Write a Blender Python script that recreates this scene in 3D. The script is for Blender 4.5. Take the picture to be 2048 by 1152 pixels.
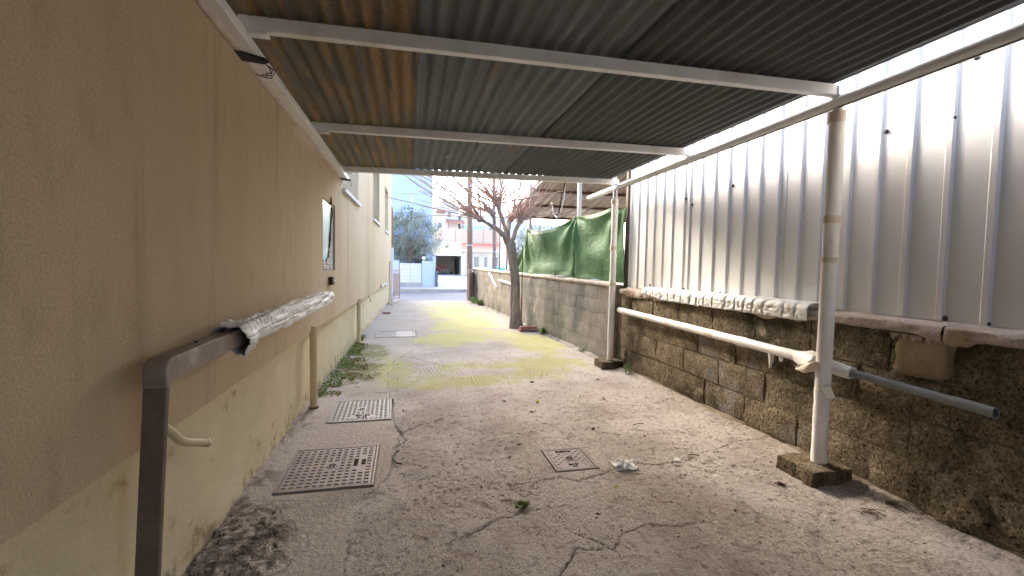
import bpy, math, random
import numpy as np
from mathutils import Vector, Matrix
random.seed(7)
RNG = np.random.default_rng(11)
for o in list(bpy.data.objects): bpy.data.objects.remove(o)
S = bpy.context.scene
COL = S.collection

# ------------------------------------------------------------------ camera
F_PX, YAW, PITCH, ROLL = 903.33, 0.22306, 0.047958, -0.018762
CAM_H = 1.4
cy, sy, cp, sp = math.cos(YAW), math.sin(YAW), math.cos(PITCH), math.sin(PITCH)
fw = Vector((sy*cp, cy*cp, -sp)); rt = Vector((cy, -sy, 0)); dn = fw.cross(rt)
r2 = rt*math.cos(ROLL) + dn*math.sin(ROLL)
d2 = dn*math.cos(ROLL) - rt*math.sin(ROLL)
cam_d = bpy.data.cameras.new('camera'); cam = bpy.data.objects.new('camera', cam_d); COL.objects.link(cam)
cam_d.sensor_width = 36; cam_d.lens = F_PX/2048*36; cam_d.clip_start = 0.05; cam_d.clip_end = 2000
m = Matrix((r2, -d2, -fw)).transposed().to_4x4(); m.translation = (0, 0, CAM_H)
cam.matrix_world = m
S.camera = cam
S.render.resolution_x, S.render.resolution_y = 1024, 576

# ------------------------------------------------------------------ light
SUN_TO = Vector((-0.36, 1.0, 0.545)).normalized()
SUN_EL = math.asin(SUN_TO.z); SUN_AZ = math.atan2(SUN_TO.x, SUN_TO.y)
W = bpy.data.worlds.new('World'); S.world = W; W.use_nodes = True
nt = W.node_tree; nt.nodes.clear()
sky = nt.nodes.new('ShaderNodeTexSky'); sky.sky_type = 'NISHITA'; sky.sun_disc = False
sky.sun_elevation = SUN_EL; sky.sun_rotation = SUN_AZ % (2*math.pi)
sky.air_density = 0.9; sky.dust_density = 4.0; sky.ozone_density = 0.6
bg = nt.nodes.new('ShaderNodeBackground'); bg.inputs['Strength'].default_value = 0.15
wo = nt.nodes.new('ShaderNodeOutputWorld')
nt.links.new(sky.outputs[0], bg.inputs[0]); nt.links.new(bg.outputs[0], wo.inputs[0])
sl = bpy.data.lights.new('sun', 'SUN'); sl.energy = 0.7; sl.angle = math.radians(12); sl.color = (1, 0.94, 0.85)
so = bpy.data.objects.new('sun', sl); COL.objects.link(so)
so.rotation_euler = (-SUN_TO).to_track_quat('-Z', 'Y').to_euler()
S.view_settings.view_transform = 'Standard'; S.view_settings.look = 'None'
S.view_settings.exposure = 3.4; S.view_settings.gamma = 1; S.view_settings.use_curve_mapping = False
S.render.engine = 'CYCLES'
S.cycles.max_bounces = 7; S.cycles.diffuse_bounces = 5

# ------------------------------------------------------------------ numpy noise
_T = RNG.random((256, 256))
def vn(x, y, s=0):
    x = np.asarray(x, float) + s*17.37; y = np.asarray(y, float) + s*9.71
    xi = np.floor(x).astype(int); yi = np.floor(y).astype(int); fx = x-xi; fy = y-yi
    fx = fx*fx*(3-2*fx); fy = fy*fy*(3-2*fy)
    a = _T[xi & 255, yi & 255]; b = _T[(xi+1) & 255, yi & 255]; c = _T[xi & 255, (yi+1) & 255]; d = _T[(xi+1) & 255, (yi+1) & 255]
    return (a*(1-fx)+b*fx)*(1-fy)+(c*(1-fx)+d*fx)*fy
def fbm(x, y, sc, oct=4, s=0):
    v = 0; a = .5; t = 0
    for i in range(oct):
        v = v+a*vn(x*sc, y*sc, s+i*3); t += a; a *= .5; sc *= 2.03
    return v/t
def sstep(a, b, x):
    t = np.clip((x-a)/(b-a), 0, 1); return t*t*(3-2*t)

# ------------------------------------------------------------------ materials
def _n(nt, t, **k):
    n = nt.nodes.new(t)
    for a, v in k.items(): setattr(n, a, v)
    return n
def M(name, cols, scale=4.0, stretch=(1, 1, 1), detail=6, rough=(.75, .95), bump=(), metallic=0.0, spec=0.35,
      fine=None, stain=None, extra=None, noise_rough=.6):
    """cols: list of (pos,(r,g,b)); bump: list of (scale,strength,distance); fine:(scale,amount);
    stain: list of (color,scale,lo,hi,stretch)"""
    m = bpy.data.materials.new(name); m.use_nodes = True; nt = m.node_tree; L = nt.links
    p = nt.nodes['Principled BSDF']
    geo = _n(nt, 'ShaderNodeNewGeometry')
    def mapped(st):
        mp = _n(nt, 'ShaderNodeVectorMath', operation='MULTIPLY'); mp.inputs[1].default_value = st
        L.new(geo.outputs['Position'], mp.inputs[0]); return mp.outputs[0]
    base = mapped(stretch)
    no = _n(nt, 'ShaderNodeTexNoise'); no.inputs['Scale'].default_value = scale; no.inputs['Detail'].default_value = detail
    no.inputs['Roughness'].default_value = noise_rough
    L.new(base, no.inputs['Vector'])
    cr = _n(nt, 'ShaderNodeValToRGB'); e = cr.color_ramp.elements
    while len(e) < len(cols): e.new(.5)
    for i, (ps, c) in enumerate(cols): e[i].position = ps; e[i].color = (*c, 1)
    L.new(no.outputs['Fac'], cr.inputs[0]); c = cr.outputs[0]
    for st in (stain or []):
        col, sc, lo, hi, sx = st
        n2 = _n(nt, 'ShaderNodeTexNoise'); n2.inputs['Scale'].default_value = sc; n2.inputs['Detail'].default_value = 7
        n2.inputs['Roughness'].default_value = .62
        L.new(mapped(sx), n2.inputs['Vector'])
        mr = _n(nt, 'ShaderNodeMapRange', interpolation_type='SMOOTHSTEP'); mr.inputs[1].default_value = lo; mr.inputs[2].default_value = hi
        L.new(n2.outputs['Fac'], mr.inputs[0])
        mx = _n(nt, 'ShaderNodeMix', data_type='RGBA'); L.new(mr.outputs[0], mx.inputs[0]); L.new(c, mx.inputs[6])
        mx.inputs[7].default_value = (*col, 1); c = mx.outputs[2]
    if fine:
        n3 = _n(nt, 'ShaderNodeTexNoise'); n3.inputs['Scale'].default_value = fine[0]; n3.inputs['Detail'].default_value = 3
        L.new(geo.outputs['Position'], n3.inputs['Vector'])
        mr = _n(nt, 'ShaderNodeMapRange'); mr.inputs[1].default_value = .3; mr.inputs[2].default_value = .7
        mr.inputs[3].default_value = 1-fine[1]; mr.inputs[4].default_value = 1+fine[1]*.6
        L.new(n3.outputs['Fac'], mr.inputs[0])
        mx = _n(nt, 'ShaderNodeVectorMath', operation='SCALE'); L.new(c, mx.inputs[0]); L.new(mr.outputs[0], mx.inputs['Scale']); c = mx.outputs[0]
    if extra: c = extra(nt, L, geo, c, p)
    L.new(c, p.inputs['Base Color'])
    mr = _n(nt, 'ShaderNodeMapRange'); mr.inputs[3].default_value = rough[0]; mr.inputs[4].default_value = rough[1]
    L.new(no.outputs['Fac'], mr.inputs[0]); L.new(mr.outputs[0], p.inputs['Roughness'])
    p.inputs['Metallic'].default_value = metallic; p.inputs['Specular IOR Level'].default_value = spec
    prev = None
    for (sc, strg, dist) in bump:
        bn = _n(nt, 'ShaderNodeTexNoise'); bn.inputs['Scale'].default_value = sc; bn.inputs['Detail'].default_value = 5
        bn.inputs['Roughness'].default_value = .6
        L.new(base if stretch != (1, 1, 1) else geo.outputs['Position'], bn.inputs['Vector'])
        b = _n(nt, 'ShaderNodeBump'); b.inputs['Strength'].default_value = strg; b.inputs['Distance'].default_value = dist
        L.new(bn.outputs['Fac'], b.inputs['Height'])
        if prev: L.new(prev, b.inputs['Normal'])
        prev = b.outputs[0]
    if prev: L.new(prev, p.inputs['Normal'])
    return m
def flat(name, c, rough=.6, metallic=0., spec=.4, var=.12, scale=6, bump=()):
    return M(name, [(.3, tuple(x*(1-var) for x in c)), (.7, tuple(min(1, x*(1+var)) for x in c))], scale=scale,
             rough=(rough*.9, min(1, rough*1.1)), metallic=metallic, spec=spec, bump=bump)

# ------------------------------------------------------------------ mesh helpers
ORI = {}
def setp(o, label=None, cat=None, group=None, kind=None):
    if label: o['label'] = label
    if cat: o['category'] = cat
    if group: o['group'] = group
    if kind: o['kind'] = kind
    return o
def thing(name, label, cat, loc=(0, 0, 0), group=None):
    o = bpy.data.objects.new(name, None); COL.objects.link(o); o.location = loc; o.empty_display_size = .1
    ORI[o] = Vector(loc); return setp(o, label, cat, group)
def link(name, me, mat, parent=None, bevel=0, smooth=True, ang=38):
    o = bpy.data.objects.new(name, me); COL.objects.link(o)
    if mat and not me.materials: me.materials.append(mat)
    if parent is not None:
        o.parent = parent; o.location = -ORI[parent]; ORI[o] = Vector((0, 0, 0))
    else: ORI[o] = Vector((0, 0, 0))
    if bevel:
        b = o.modifiers.new('bevel', 'BEVEL'); b.width = bevel; b.segments = 2; b.limit_method = 'ANGLE'
    return o
class MB:
    def __init__(s): s.v = []; s.f = []
    def add(s, vs, fs):
        k = len(s.v); s.v += [tuple(map(float, q)) for q in vs]; s.f += [tuple(i+k for i in f) for f in fs]; return s
    def box(s, x0, x1, y0, y1, z0, z1):
        return s.add([(x0, y0, z0), (x1, y0, z0), (x1, y1, z0), (x0, y1, z0), (x0, y0, z1), (x1, y0, z1), (x1, y1, z1), (x0, y1, z1)],
                     [(0, 3, 2, 1), (4, 5, 6, 7), (0, 1, 5, 4), (1, 2, 6, 5), (2, 3, 7, 6), (3, 0, 4, 7)])
    def hexa(s, p8):
        return s.add(p8, [(0, 3, 2, 1), (4, 5, 6, 7), (0, 1, 5, 4), (1, 2, 6, 5), (2, 3, 7, 6), (3, 0, 4, 7)])
    def bar(s, a, b, w, h, up=(0, 0, 1)):
        a = Vector(a); b = Vector(b); d = (b-a).normalized(); sd = d.cross(Vector(up)).normalized(); u = sd.cross(d)
        c = []
        for q in (a, b):
            c += [q-sd*w/2-u*h/2, q+sd*w/2-u*h/2, q+sd*w/2+u*h/2, q-sd*w/2+u*h/2]
        return s.add(c, [(0, 1, 2, 3), (7, 6, 5, 4), (0, 4, 5, 1), (1, 5, 6, 2), (2, 6, 7, 3), (3, 7, 4, 0)])
    def tube(s, path, r, n=10, cap=True, rf=None):
        P = [Vector(q) for q in path]; k = len(P)
        R = r if hasattr(r, '__len__') else [r]*k
        t0 = (P[1]-P[0]).normalized(); u = t0.orthogonal().normalized(); vs = []
        for i in range(k):
            t = (P[min(i+1, k-1)]-P[max(i-1, 0)])
            t = t.normalized() if t.length > 1e-9 else t0
            u = (u-t*u.dot(t)).normalized(); w = t.cross(u)
            for j in range(n):
                a = 2*math.pi*j/n; rr = R[i]*(rf(i, a) if rf else 1)
                vs.append(P[i]+(u*math.cos(a)+w*math.sin(a))*rr)
        fs = [(i*n+j, i*n+(j+1) % n, (i+1)*n+(j+1) % n, (i+1)*n+j) for i in range(k-1) for j in range(n)]
        if cap: fs += [tuple(range(n-1, -1, -1)), tuple((k-1)*n+j for j in range(n))]
        return s.add(vs, fs)
    def sphere(s, c, r, n=10, m=6, sq=(1, 1, 1)):
        vs = []; fs = []
        for i in range(m+1):
            a = math.pi*i/m
            for j in range(n):
                b = 2*math.pi*j/n
                vs.append((c[0]+r*sq[0]*math.sin(a)*math.cos(b), c[1]+r*sq[1]*math.sin(a)*math.sin(b), c[2]+r*sq[2]*math.cos(a)))
        fs = [(i*n+j, (i+1)*n+j, (i+1)*n+(j+1) % n, i*n+(j+1) % n) for i in range(m) for j in range(n)]
        return s.add(vs, fs)
    def mesh(s, name, smooth=True, ang=38):
        me = bpy.data.meshes.new(name); me.from_pydata(s.v, [], s.f); me.update()
        if smooth:
            me.polygons.foreach_set('use_smooth', [True]*len(me.polygons)); me.set_sharp_from_angle(angle=math.radians(ang))
        return me
    def build(s, name, mat, parent=None, bevel=0, smooth=True, ang=38):
        return link(name, s.mesh(name, smooth, ang), mat, parent, bevel)
def grid_mesh(name, X, Y, Z, attrs=None, smooth=True, flip=False):
    """X,Y,Z arrays (n,m)"""
    n, mm = X.shape
    me = bpy.data.meshes.new(name)
    co = np.stack([X, Y, Z], -1).reshape(-1, 3)
    i = np.arange((n-1)*(mm-1)); r = i//(mm-1); c = i % (mm-1); a = r*mm+c
    q = np.stack([a, a+1, a+mm+1, a+mm], 1)
    if flip: q = q[:, ::-1]
    me.vertices.add(len(co)); me.vertices.foreach_set('co', co.astype(np.float32).ravel())
    me.loops.add(q.size); me.loops.foreach_set('vertex_index', q.astype(np.int32).ravel())
    me.polygons.add(len(q)); me.polygons.foreach_set('loop_start', np.arange(0, q.size, 4, dtype=np.int32))
    me.polygons.foreach_set('loop_total', np.full(len(q), 4, np.int32))
    me.update(); me.validate()
    if smooth: me.polygons.foreach_set('use_smooth', np.ones(len(q), bool))
    for k, v in (attrs or {}).items():
        at = me.attributes.new(k, 'FLOAT', 'POINT'); at.data.foreach_set('value', v.astype(np.float32).ravel())
    return me
def solidify(o, t, off=0):
    md = o.modifiers.new('thickness', 'SOLIDIFY'); md.thickness = t; md.offset = off; return o
def copy_tree(o, parent=None):
    c = o.copy(); COL.objects.link(c); ORI[c] = ORI.get(o, Vector())
    if parent is not None: c.parent = parent
    for ch in list(o.children): copy_tree(ch, c)
    return c

# ------------------------------------------------------------------ material palette
def ground_extra(nt, L, geo, c, p):
    def at(n):
        a = _n(nt, 'ShaderNodeAttribute'); a.attribute_name = n; return a.outputs['Fac']
    def mix(c, fac, col, mul=1.0):
        m = _n(nt, 'ShaderNodeMath', operation='MULTIPLY'); L.new(fac, m.inputs[0]); m.inputs[1].default_value = mul
        m.use_clamp = True
        x = _n(nt, 'ShaderNodeMix', data_type='RGBA'); L.new(m.outputs[0], x.inputs[0]); L.new(c, x.inputs[6])
        x.inputs[7].default_value = (*col, 1); return x.outputs[2]
    c = mix(c, at('slab'), (.50, .44, .385), .6)
    c = mix(c, at('pale'), (.58, .53, .49), .75)
    c = mix(c, at('damp_dark'), (.20, .155, .125), .62)
    c = mix(c, at('soil'), (.085, .065, .05), .85)
    c = mix(c, at('far_dim'), (.215, .205, .175), .85)
    c = mix(c, at('moss'), (.37, .36, .08), .8)
    c = mix(c, at('darkmoss'), (.15, .145, .03), .9)
    c = mix(c, at('crack'), (.035, .026, .02), .95)
    return c
CONC = [(.28, (.36, .305, .26)), (.5, (.48, .42, .37)), (.72, (.56, .505, .46))]
m_ground = M('rough_concrete', CONC, scale=1.7, detail=9, bump=[(30, .8, .022), (110, .8, .009)], rough=(.8, .95), spec=.25,
             fine=(95, .42), stain=[((.19, .15, .125), 34, .57, .66, (1, 1, 1)), ((.57, .52, .475), 11, .58, .72, (1, 1, 1)), ((.46, .42, .38), 2.6, .55, .72, (1, 1, 1)), ((.25, .19, .15), 3.4, .58, .76, (1, 1, 1))], extra=ground_extra)
m_asphalt = M('asphalt', [(.3, (.10, .11, .125)), (.7, (.14, .15, .17))], scale=3, fine=(60, .2), bump=[(90, .3, .004)], rough=(.8, .9))
m_paving = M('pale_paving', [(.3, (.30, .29, .28)), (.7, (.40, .39, .37))], scale=2, fine=(30, .12), rough=(.8, .9))
m_soil = M('dry_soil', [(.3, (.12, .10, .07)), (.7, (.22, .19, .14))], scale=1, fine=(9, .3), rough=(.9, 1))
def wall_extra(nt, L, geo, c, p):
    return c
m_render = M('ochre_render', [(.25, (.45, .345, .22)), (.5, (.535, .42, .275)), (.75, (.58, .47, .325))], scale=.8, stretch=(1, 1, .16), detail=6,
             rough=(.82, .95), spec=.2, bump=[(30, .07, .006), (160, .3, .003)], fine=(120, .18),
             stain=[((.475, .37, .24), 9, .48, .75, (1, 1, .4)), ((.36, .275, .165), 26, .66, .74, (1, 1, .004)), ((.31, .24, .135), 1.2, .52, .84, (.6, .6, .09)), ((.34, .265, .16), 4.5, .55, .76, (1, .8, .045)), ((.57, .47, .36), 2.6, .58, .80, (1, .8, .05))])
def plinth_extra(nt, L, geo, c, p):
    sx = _n(nt, 'ShaderNodeSeparateXYZ'); L.new(geo.outputs['Position'], sx.inputs[0])
    n = _n(nt, 'ShaderNodeTexNoise'); n.inputs['Scale'].default_value = 7; n.inputs['Detail'].default_value = 8; n.inputs['Roughness'].default_value = .7
    L.new(geo.outputs['Position'], n.inputs['Vector'])
    a = _n(nt, 'ShaderNodeMath', operation='MULTIPLY_ADD'); L.new(sx.outputs[2], a.inputs[0]); a.inputs[1].default_value = -.75; L.new(n.outputs['Fac'], a.inputs[2])
    mr = _n(nt, 'ShaderNodeMapRange', interpolation_type='SMOOTHSTEP'); mr.inputs[1].default_value = .43; mr.inputs[2].default_value = .58; L.new(a.outputs[0], mr.inputs[0])
    m = _n(nt, 'ShaderNodeMath', operation='MULTIPLY'); L.new(mr.outputs[0], m.inputs[0]); m.inputs[1].default_value = .75
    x = _n(nt, 'ShaderNodeMix', data_type='RGBA'); L.new(m.outputs[0], x.inputs[0]); L.new(c, x.inputs[6]); x.inputs[7].default_value = (.24, .165, .085, 1)
    return x.outputs[2]
m_plinth = M('yellow_plinth', [(.3, (.60, .50, .31)), (.6, (.68, .58, .39)), (.8, (.72, .64, .48))], scale=2.2, detail=7, rough=(.8, .95), spec=.2,
             bump=[(18, .35, .01), (120, .3, .003)], fine=(100, .1),
             stain=[((.40, .29, .14), 5, .58, .72, (1, 1, 1.4)), ((.10, .075, .05), 9, .70, .76, (1, 1, 1.3)), ((.33, .30, .27), 4, .66, .70, (1, 1, 1.6))], extra=plinth_extra)
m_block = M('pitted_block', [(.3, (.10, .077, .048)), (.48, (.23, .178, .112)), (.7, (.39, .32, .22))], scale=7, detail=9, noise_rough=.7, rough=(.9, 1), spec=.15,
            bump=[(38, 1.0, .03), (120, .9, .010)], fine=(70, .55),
            stain=[((.045, .034, .02), 42, .56, .63, (1, 1, 1)), ((.50, .42, .30), 30, .62, .70, (1, 1, 1)), ((.062, .052, .026), 1.1, .47, .66, (1, 1, 1)), ((.46, .39, .27), 2.3, .60, .74, (1, 1, 1.4)), ((.27, .255, .235), 1.9, .58, .72, (1, 1, 1))])  # finest dark specks paint the shade of pits into the colour
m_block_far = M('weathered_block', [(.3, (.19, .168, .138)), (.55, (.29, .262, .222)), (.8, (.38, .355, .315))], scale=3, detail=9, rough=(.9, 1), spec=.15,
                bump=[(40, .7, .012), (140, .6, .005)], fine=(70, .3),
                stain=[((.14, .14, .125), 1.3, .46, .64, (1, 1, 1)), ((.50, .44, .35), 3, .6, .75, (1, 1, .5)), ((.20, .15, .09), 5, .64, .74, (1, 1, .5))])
m_mortar = M('old_mortar', [(.3, (.14, .11, .07)), (.7, (.28, .22, .15))], scale=9, rough=(.9, 1), bump=[(40, .8, .012)], fine=(80, .3))
m_mortar_dark = M('deep_joint', [(.3, (.08, .065, .04)), (.7, (.17, .14, .09))], scale=9, rough=(.9, 1), bump=[(40, .8, .012)])
m_coping = M('coping_mortar', [(.3, (.36, .29, .24)), (.6, (.52, .43, .37)), (.8, (.58, .51, .45))], scale=6, rough=(.85, .95), bump=[(30, .6, .01), (90, .5, .004)], fine=(60, .25),
             stain=[((.36, .27, .16), 2.2, .56, .7, (1, 1, 1))])
m_patch = M('patch_render', [(.3, (.25, .19, .115)), (.6, (.36, .285, .185)), (.8, (.42, .35, .24))], scale=5, rough=(.9, 1), bump=[(50, .5, .006)], fine=(70, .2))
m_white = M('white_paint', [(.3, (.76, .75, .74)), (.7, (.85, .845, .84))], scale=5, rough=(.35, .5), spec=.45, bump=[(60, .06, .002)],
            stain=[((.30, .18, .10), 13, .735, .775, (1, 1, 1)), ((.62, .58, .54), 3, .55, .75, (1, 1, 1))])
m_wrap = M('white_wrap', [(.3, (.76, .72, .66)), (.6, (.84, .82, .79)), (.8, (.87, .86, .85))], scale=4, rough=(.4, .6), spec=.4, bump=[(45, .25, .006), (14, .3, .012)],
           stain=[((.52, .36, .22), 7, .66, .76, (1, 1, 1)), ((.45, .38, .30), 15, .70, .80, (1, 1, 1))])
m_tape = flat('tan_tape', (.66, .57, .46), .5, bump=[(30, .3, .006)])
m_foil = M('foil_wrap', [(.3, (.72, .70, .68)), (.7, (.85, .85, .85))], scale=9, rough=(.4, .55), spec=.45, bump=[(26, .5, .012), (80, .35, .004)],
           stain=[((.33, .22, .16), 16, .69, .74, (1, 1, 1)), ((.60, .52, .50), 5, .58, .7, (1, 1, 1))])
m_clad = M('white_cladding', [(.3, (.64, .635, .62)), (.7, (.70, .695, .68))], scale=1.2, rough=(.42, .5), spec=.4, stain=[((.57, .55, .50), 2, .55, .8, (1, 1, .2)), ((.50, .47, .40), 16, .66, .80, (1, 1, .03))])
m_zinc = M('dark_zinc', [(.3, (.030, .032, .034)), (.55, (.056, .060, .062)), (.8, (.10, .103, .105))], scale=2.4, stretch=(6, .5, 1), detail=8, rough=(.5, .75), metallic=.25, spec=.4,
           bump=[(30, .25, .003)], stain=[((.33, .32, .27), 6, .70, .78, (2, .22, 1)), ((.12, .085, .05), 3, .6, .75, (3, .3, 1))], fine=(60, .25))
m_zinc_b = M('grey_zinc', [(.3, (.07, .08, .09)), (.55, (.13, .142, .152)), (.8, (.20, .21, .215))], scale=2.4, stretch=(6, .5, 1), detail=8, rough=(.5, .75), metallic=.25, spec=.4,
             bump=[(30, .25, .003)], stain=[((.40, .38, .31), 5, .67, .73, (2.5, .25, 1)), ((.17, .12, .07), 3, .56, .72, (3, .3, 1))], fine=(60, .25))
m_rust = M('rusty_zinc', [(.35, (.13, .125, .105)), (.5, (.20, .155, .095)), (.65, (.30, .19, .085))], scale=3.2, stretch=(4.5, .35, 1), detail=8, rough=(.6, .85), metallic=.1, spec=.3,
           bump=[(30, .25, .003)], stain=[((.11, .11, .10), 3.5, .52, .66, (4, .3, 1)), ((.30, .155, .055), 5, .60, .72, (5, .25, 1))], fine=(50, .25))
m_brown = M('brown_paint', [(.3, (.12, .085, .062)), (.6, (.165, .12, .092)), (.8, (.23, .18, .15))], scale=5, rough=(.45, .65), spec=.4, bump=[(50, .15, .003)], fine=(60, .15),
            stain=[((.10, .055, .035), 12, .66, .74, (1, 1, 1)), ((.40, .35, .32), 4, .62, .74, (1, 1, 1))])
m_brown_l = M('dusty_brown_paint', [(.3, (.20, .15, .12)), (.6, (.29, .23, .195)), (.8, (.36, .30, .265))], scale=5, rough=(.45, .65), spec=.4, fine=(60, .15), stain=[((.10, .055, .035), 12, .64, .72, (1, 1, 1)), ((.46, .41, .38), 4, .58, .72, (1, 1, 1))])
m_gate = flat('gate_brown', (.36, .25, .22), .6)
m_greypipe = flat('grey_pipe', (.20, .215, .22), .45, bump=[(60, .1, .002)])
m_black = flat('black_rubber', (.018, .017, .017), .6)
m_cream_pipe = flat('cream_pipe', (.60, .50, .32), .5, var=.06)
m_iron = M('cast_iron', [(.3, (.25, .21, .20)), (.6, (.345, .30, .285)), (.8, (.40, .36, .34))], scale=7, rough=(.5, .75), metallic=.15, spec=.4, bump=[(120, .3, .002)], fine=(90, .18),
           stain=[((.40, .30, .22), 6, .56, .70, (1, 1, 1)), ((.15, .10, .075), 14, .62, .72, (1, 1, 1))])
m_ironpale = M('pale_cast_iron', [(.3, (.36, .34, .33)), (.7, (.48, .46, .45))], scale=7, rough=(.5, .75), metallic=.1, spec=.4, bump=[(120, .3, .002)], fine=(90, .15),
               stain=[((.38, .31, .24), 6, .58, .72, (1, 1, 1))])
m_grate = flat('weathered_grate', (.27, .265, .25), .7, var=.15)
m_irondark = flat('dark_recess', (.045, .038, .034), .9)
m_tarp = M('green_tarp', [(.3, (.046, .112, .042)), (.6, (.064, .15, .058)), (.8, (.095, .19, .085))], scale=3, rough=(.6, .72), spec=.18, bump=[(16, .5, .03), (60, .3, .006)], fine=(160, .12))
m_bark = M('tree_bark', [(.3, (.19, .135, .105)), (.55, (.33, .255, .215)), (.75, (.46, .39, .345))], scale=9, stretch=(1, 1, .35), detail=8, rough=(.9, 1), spec=.15, bump=[(22, .9, .02), (80, .5, .006)], fine=(60, .3))
m_twig = flat('twig_bark', (.42, .29, .25), .8, var=.25)
m_oldwood = M('pole_wood', [(.3, (.16, .105, .08)), (.7, (.30, .225, .185))], scale=6, stretch=(3, 3, .15), rough=(.9, 1), bump=[(20, .5, .02)], fine=(40, .2))
m_leaf = flat('weed_leaf', (.16, .30, .035), .6, var=.35, scale=40)
m_moss = flat('moss_leaf', (.13, .20, .03), .7, var=.45, scale=25)
m_olive = flat('olive_leaf', (.24, .265, .20), .6, var=.4, scale=12)
m_olivepale = flat('olive_leaf_pale', (.38, .41, .34), .6, var=.3, scale=12)
m_deadleaf = flat('dead_leaf', (.10, .06, .04), .8, var=.4, scale=30)
m_yellowleaf = flat('yellow_leaf', (.45, .40, .06), .6, var=.2, scale=30)
m_greenleaf = flat('green_leaf', (.16, .20, .04), .5, var=.4, scale=60)
m_paper = flat('white_paper', (.80, .80, .79), .7, var=.04)
m_brick = M('red_paver', [(.3, (.27, .12, .10)), (.7, (.40, .21, .175))], scale=9, rough=(.85, .95), bump=[(60, .4, .005)], fine=(60, .2))
m_bluewall = flat('pale_blue_render', (.40, .47, .62), .8, var=.03)
m_whitewall = flat('white_render', (.62, .62, .65), .8, var=.03)
m_beige = M('beige_render', [(.3, (.44, .38, .28)), (.6, (.52, .47, .38)), (.8, (.42, .29, .16))], scale=.9, rough=(.8, .95))
m_fence = flat('cream_fence_board', (.44, .38, .31), .7, var=.05)
m_creamwall = flat('cream_house_render', (.56, .52, .44), .8, var=.04)
m_redroof = M('red_roof_sheet', [(.3, (.62, .12, .085)), (.7, (.72, .20, .14))], scale=2, rough=(.6, .8))
m_tile = M('terracotta', [(.3, (.32, .16, .12)), (.7, (.46, .26, .21))], scale=6, rough=(.8, .9))
m_pane = flat('sky_glass', (.30, .42, .55), .08, spec=.8, var=.05)
m_turq = flat('turquoise_glass', (.50, .80, .75), .22, spec=.6, var=.03)
m_darkglass = flat('dark_glass', (.14, .16, .17), .15, spec=.6)
m_garage = flat('garage_plaster', (.40, .40, .39), .9, var=.08)
m_steel = flat('galvanised_steel', (.42, .44, .46), .4, metallic=.5, var=.1)
m_sheet = M('cream_roof_sheet', [(.3, (.42, .38, .34)), (.7, (.52, .48, .44))], scale=1.5, rough=(.5, .7))
m_purlin = flat('rusty_purlin', (.13, .075, .055), .7)
m_teal = flat('teal_net', (.03, .33, .27), .7, var=.2, scale=14)
m_bikered = flat('bike_red', (.50, .06, .07), .4)
m_slate = flat('slate_paint', (.10, .13, .15), .5)
m_louvre = flat('white_gate_paint', (.66, .66, .68), .45, var=.03)
m_awning = flat('turquoise_awning', (.42, .74, .74), .7, var=.05)
m_foam = M('expanding_foam', [(.3, (.55, .46, .40)), (.7, (.74, .67, .62))], scale=14, rough=(.8, .95), bump=[(30, .8, .012)])
m_rubble = M('rubble', [(.3, (.16, .13, .10)), (.7, (.42, .37, .32))], scale=14, rough=(.9, 1), bump=[(60, .6, .005)])

# ------------------------------------------------------------------ layout functions
def XL(Y):  return -.9 + .0205*max(0., Y-5.5)          # left wall face
def XRf(Y): return 2.87 - .036*(Y-6.0)                 # far right wall face
def ztop(Y): return 1.19 + .0103*(Y-6.0)

# ------------------------------------------------------------------ ground
SEAM = [(-.27, -9), (-.27, 2.07), (-.30, 2.48), (-.30, 2.75), (-.21, 2.82), (-.12, 3.04), (-.07, 3.75), (-.115, 4.0), (-.15, 4.6), (-.23, 5.14), (-.27, 5.98), (-.2, 6.76), (.09, 7.5), (.13, 9.7), (.0, 12), (-.2, 18)]
CRACKS = [
 [(.42, 2.80), (.62, 2.74), (.80, 2.78), (.99, 2.80), (1.09, 2.71), (1.20, 2.77), (1.31, 2.79), (1.384, 2.84)],
 [(1.6, 2.92), (1.72, 2.86), (1.99, 2.894), (2.08, 2.93), (2.18, 2.995), (2.33, 3.02), (2.464, 3.072), (2.62, 3.14), (2.78, 3.143)],
 [(.18, 2.22), (.374, 2.306), (.5, 2.40), (.617, 2.407)],
 [(.72, 2.27), (.86, 2.18), (1.01, 2.017), (1.10, 2.13), (1.213, 2.167), (1.301, 2.189), (1.42, 2.13), (1.553, 2.15)],
 [(.55, 1.75), (.82, 2.05), (.95, 2.03)],
 [(-.07, 3.75), (.1, 3.98), (.42, 4.05), (.62, 4.32)], [(-.115, 4.0), (-.02, 3.62), (-.12, 3.45)],
 [(.05, 6.9), (.5, 6.2), (.9, 6.35)], [(.1, 7.5), (.9, 7.6), (1.7, 7.35)], [(1.9, 4.3), (2.4, 4.15), (2.8, 4.35)],
 [(-.23, 5.0), (-.5, 5.05), (-.62, 4.9)], [(2.2, 9.3), (2.5, 8.2), (2.75, 7.4)]]
def jag(pl, step=.03, amp=.012):
    out = []
    for (a, b) in zip(pl[:-1], pl[1:]):
        n = max(1, int(math.hypot(b[0]-a[0], b[1]-a[1])/step))
        for i in range(n):
            t = i/n; out.append((a[0]+(b[0]-a[0])*t+random.uniform(-amp, amp), a[1]+(b[1]-a[1])*t+random.uniform(-amp, amp)))
    return out+[pl[-1]]
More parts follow.
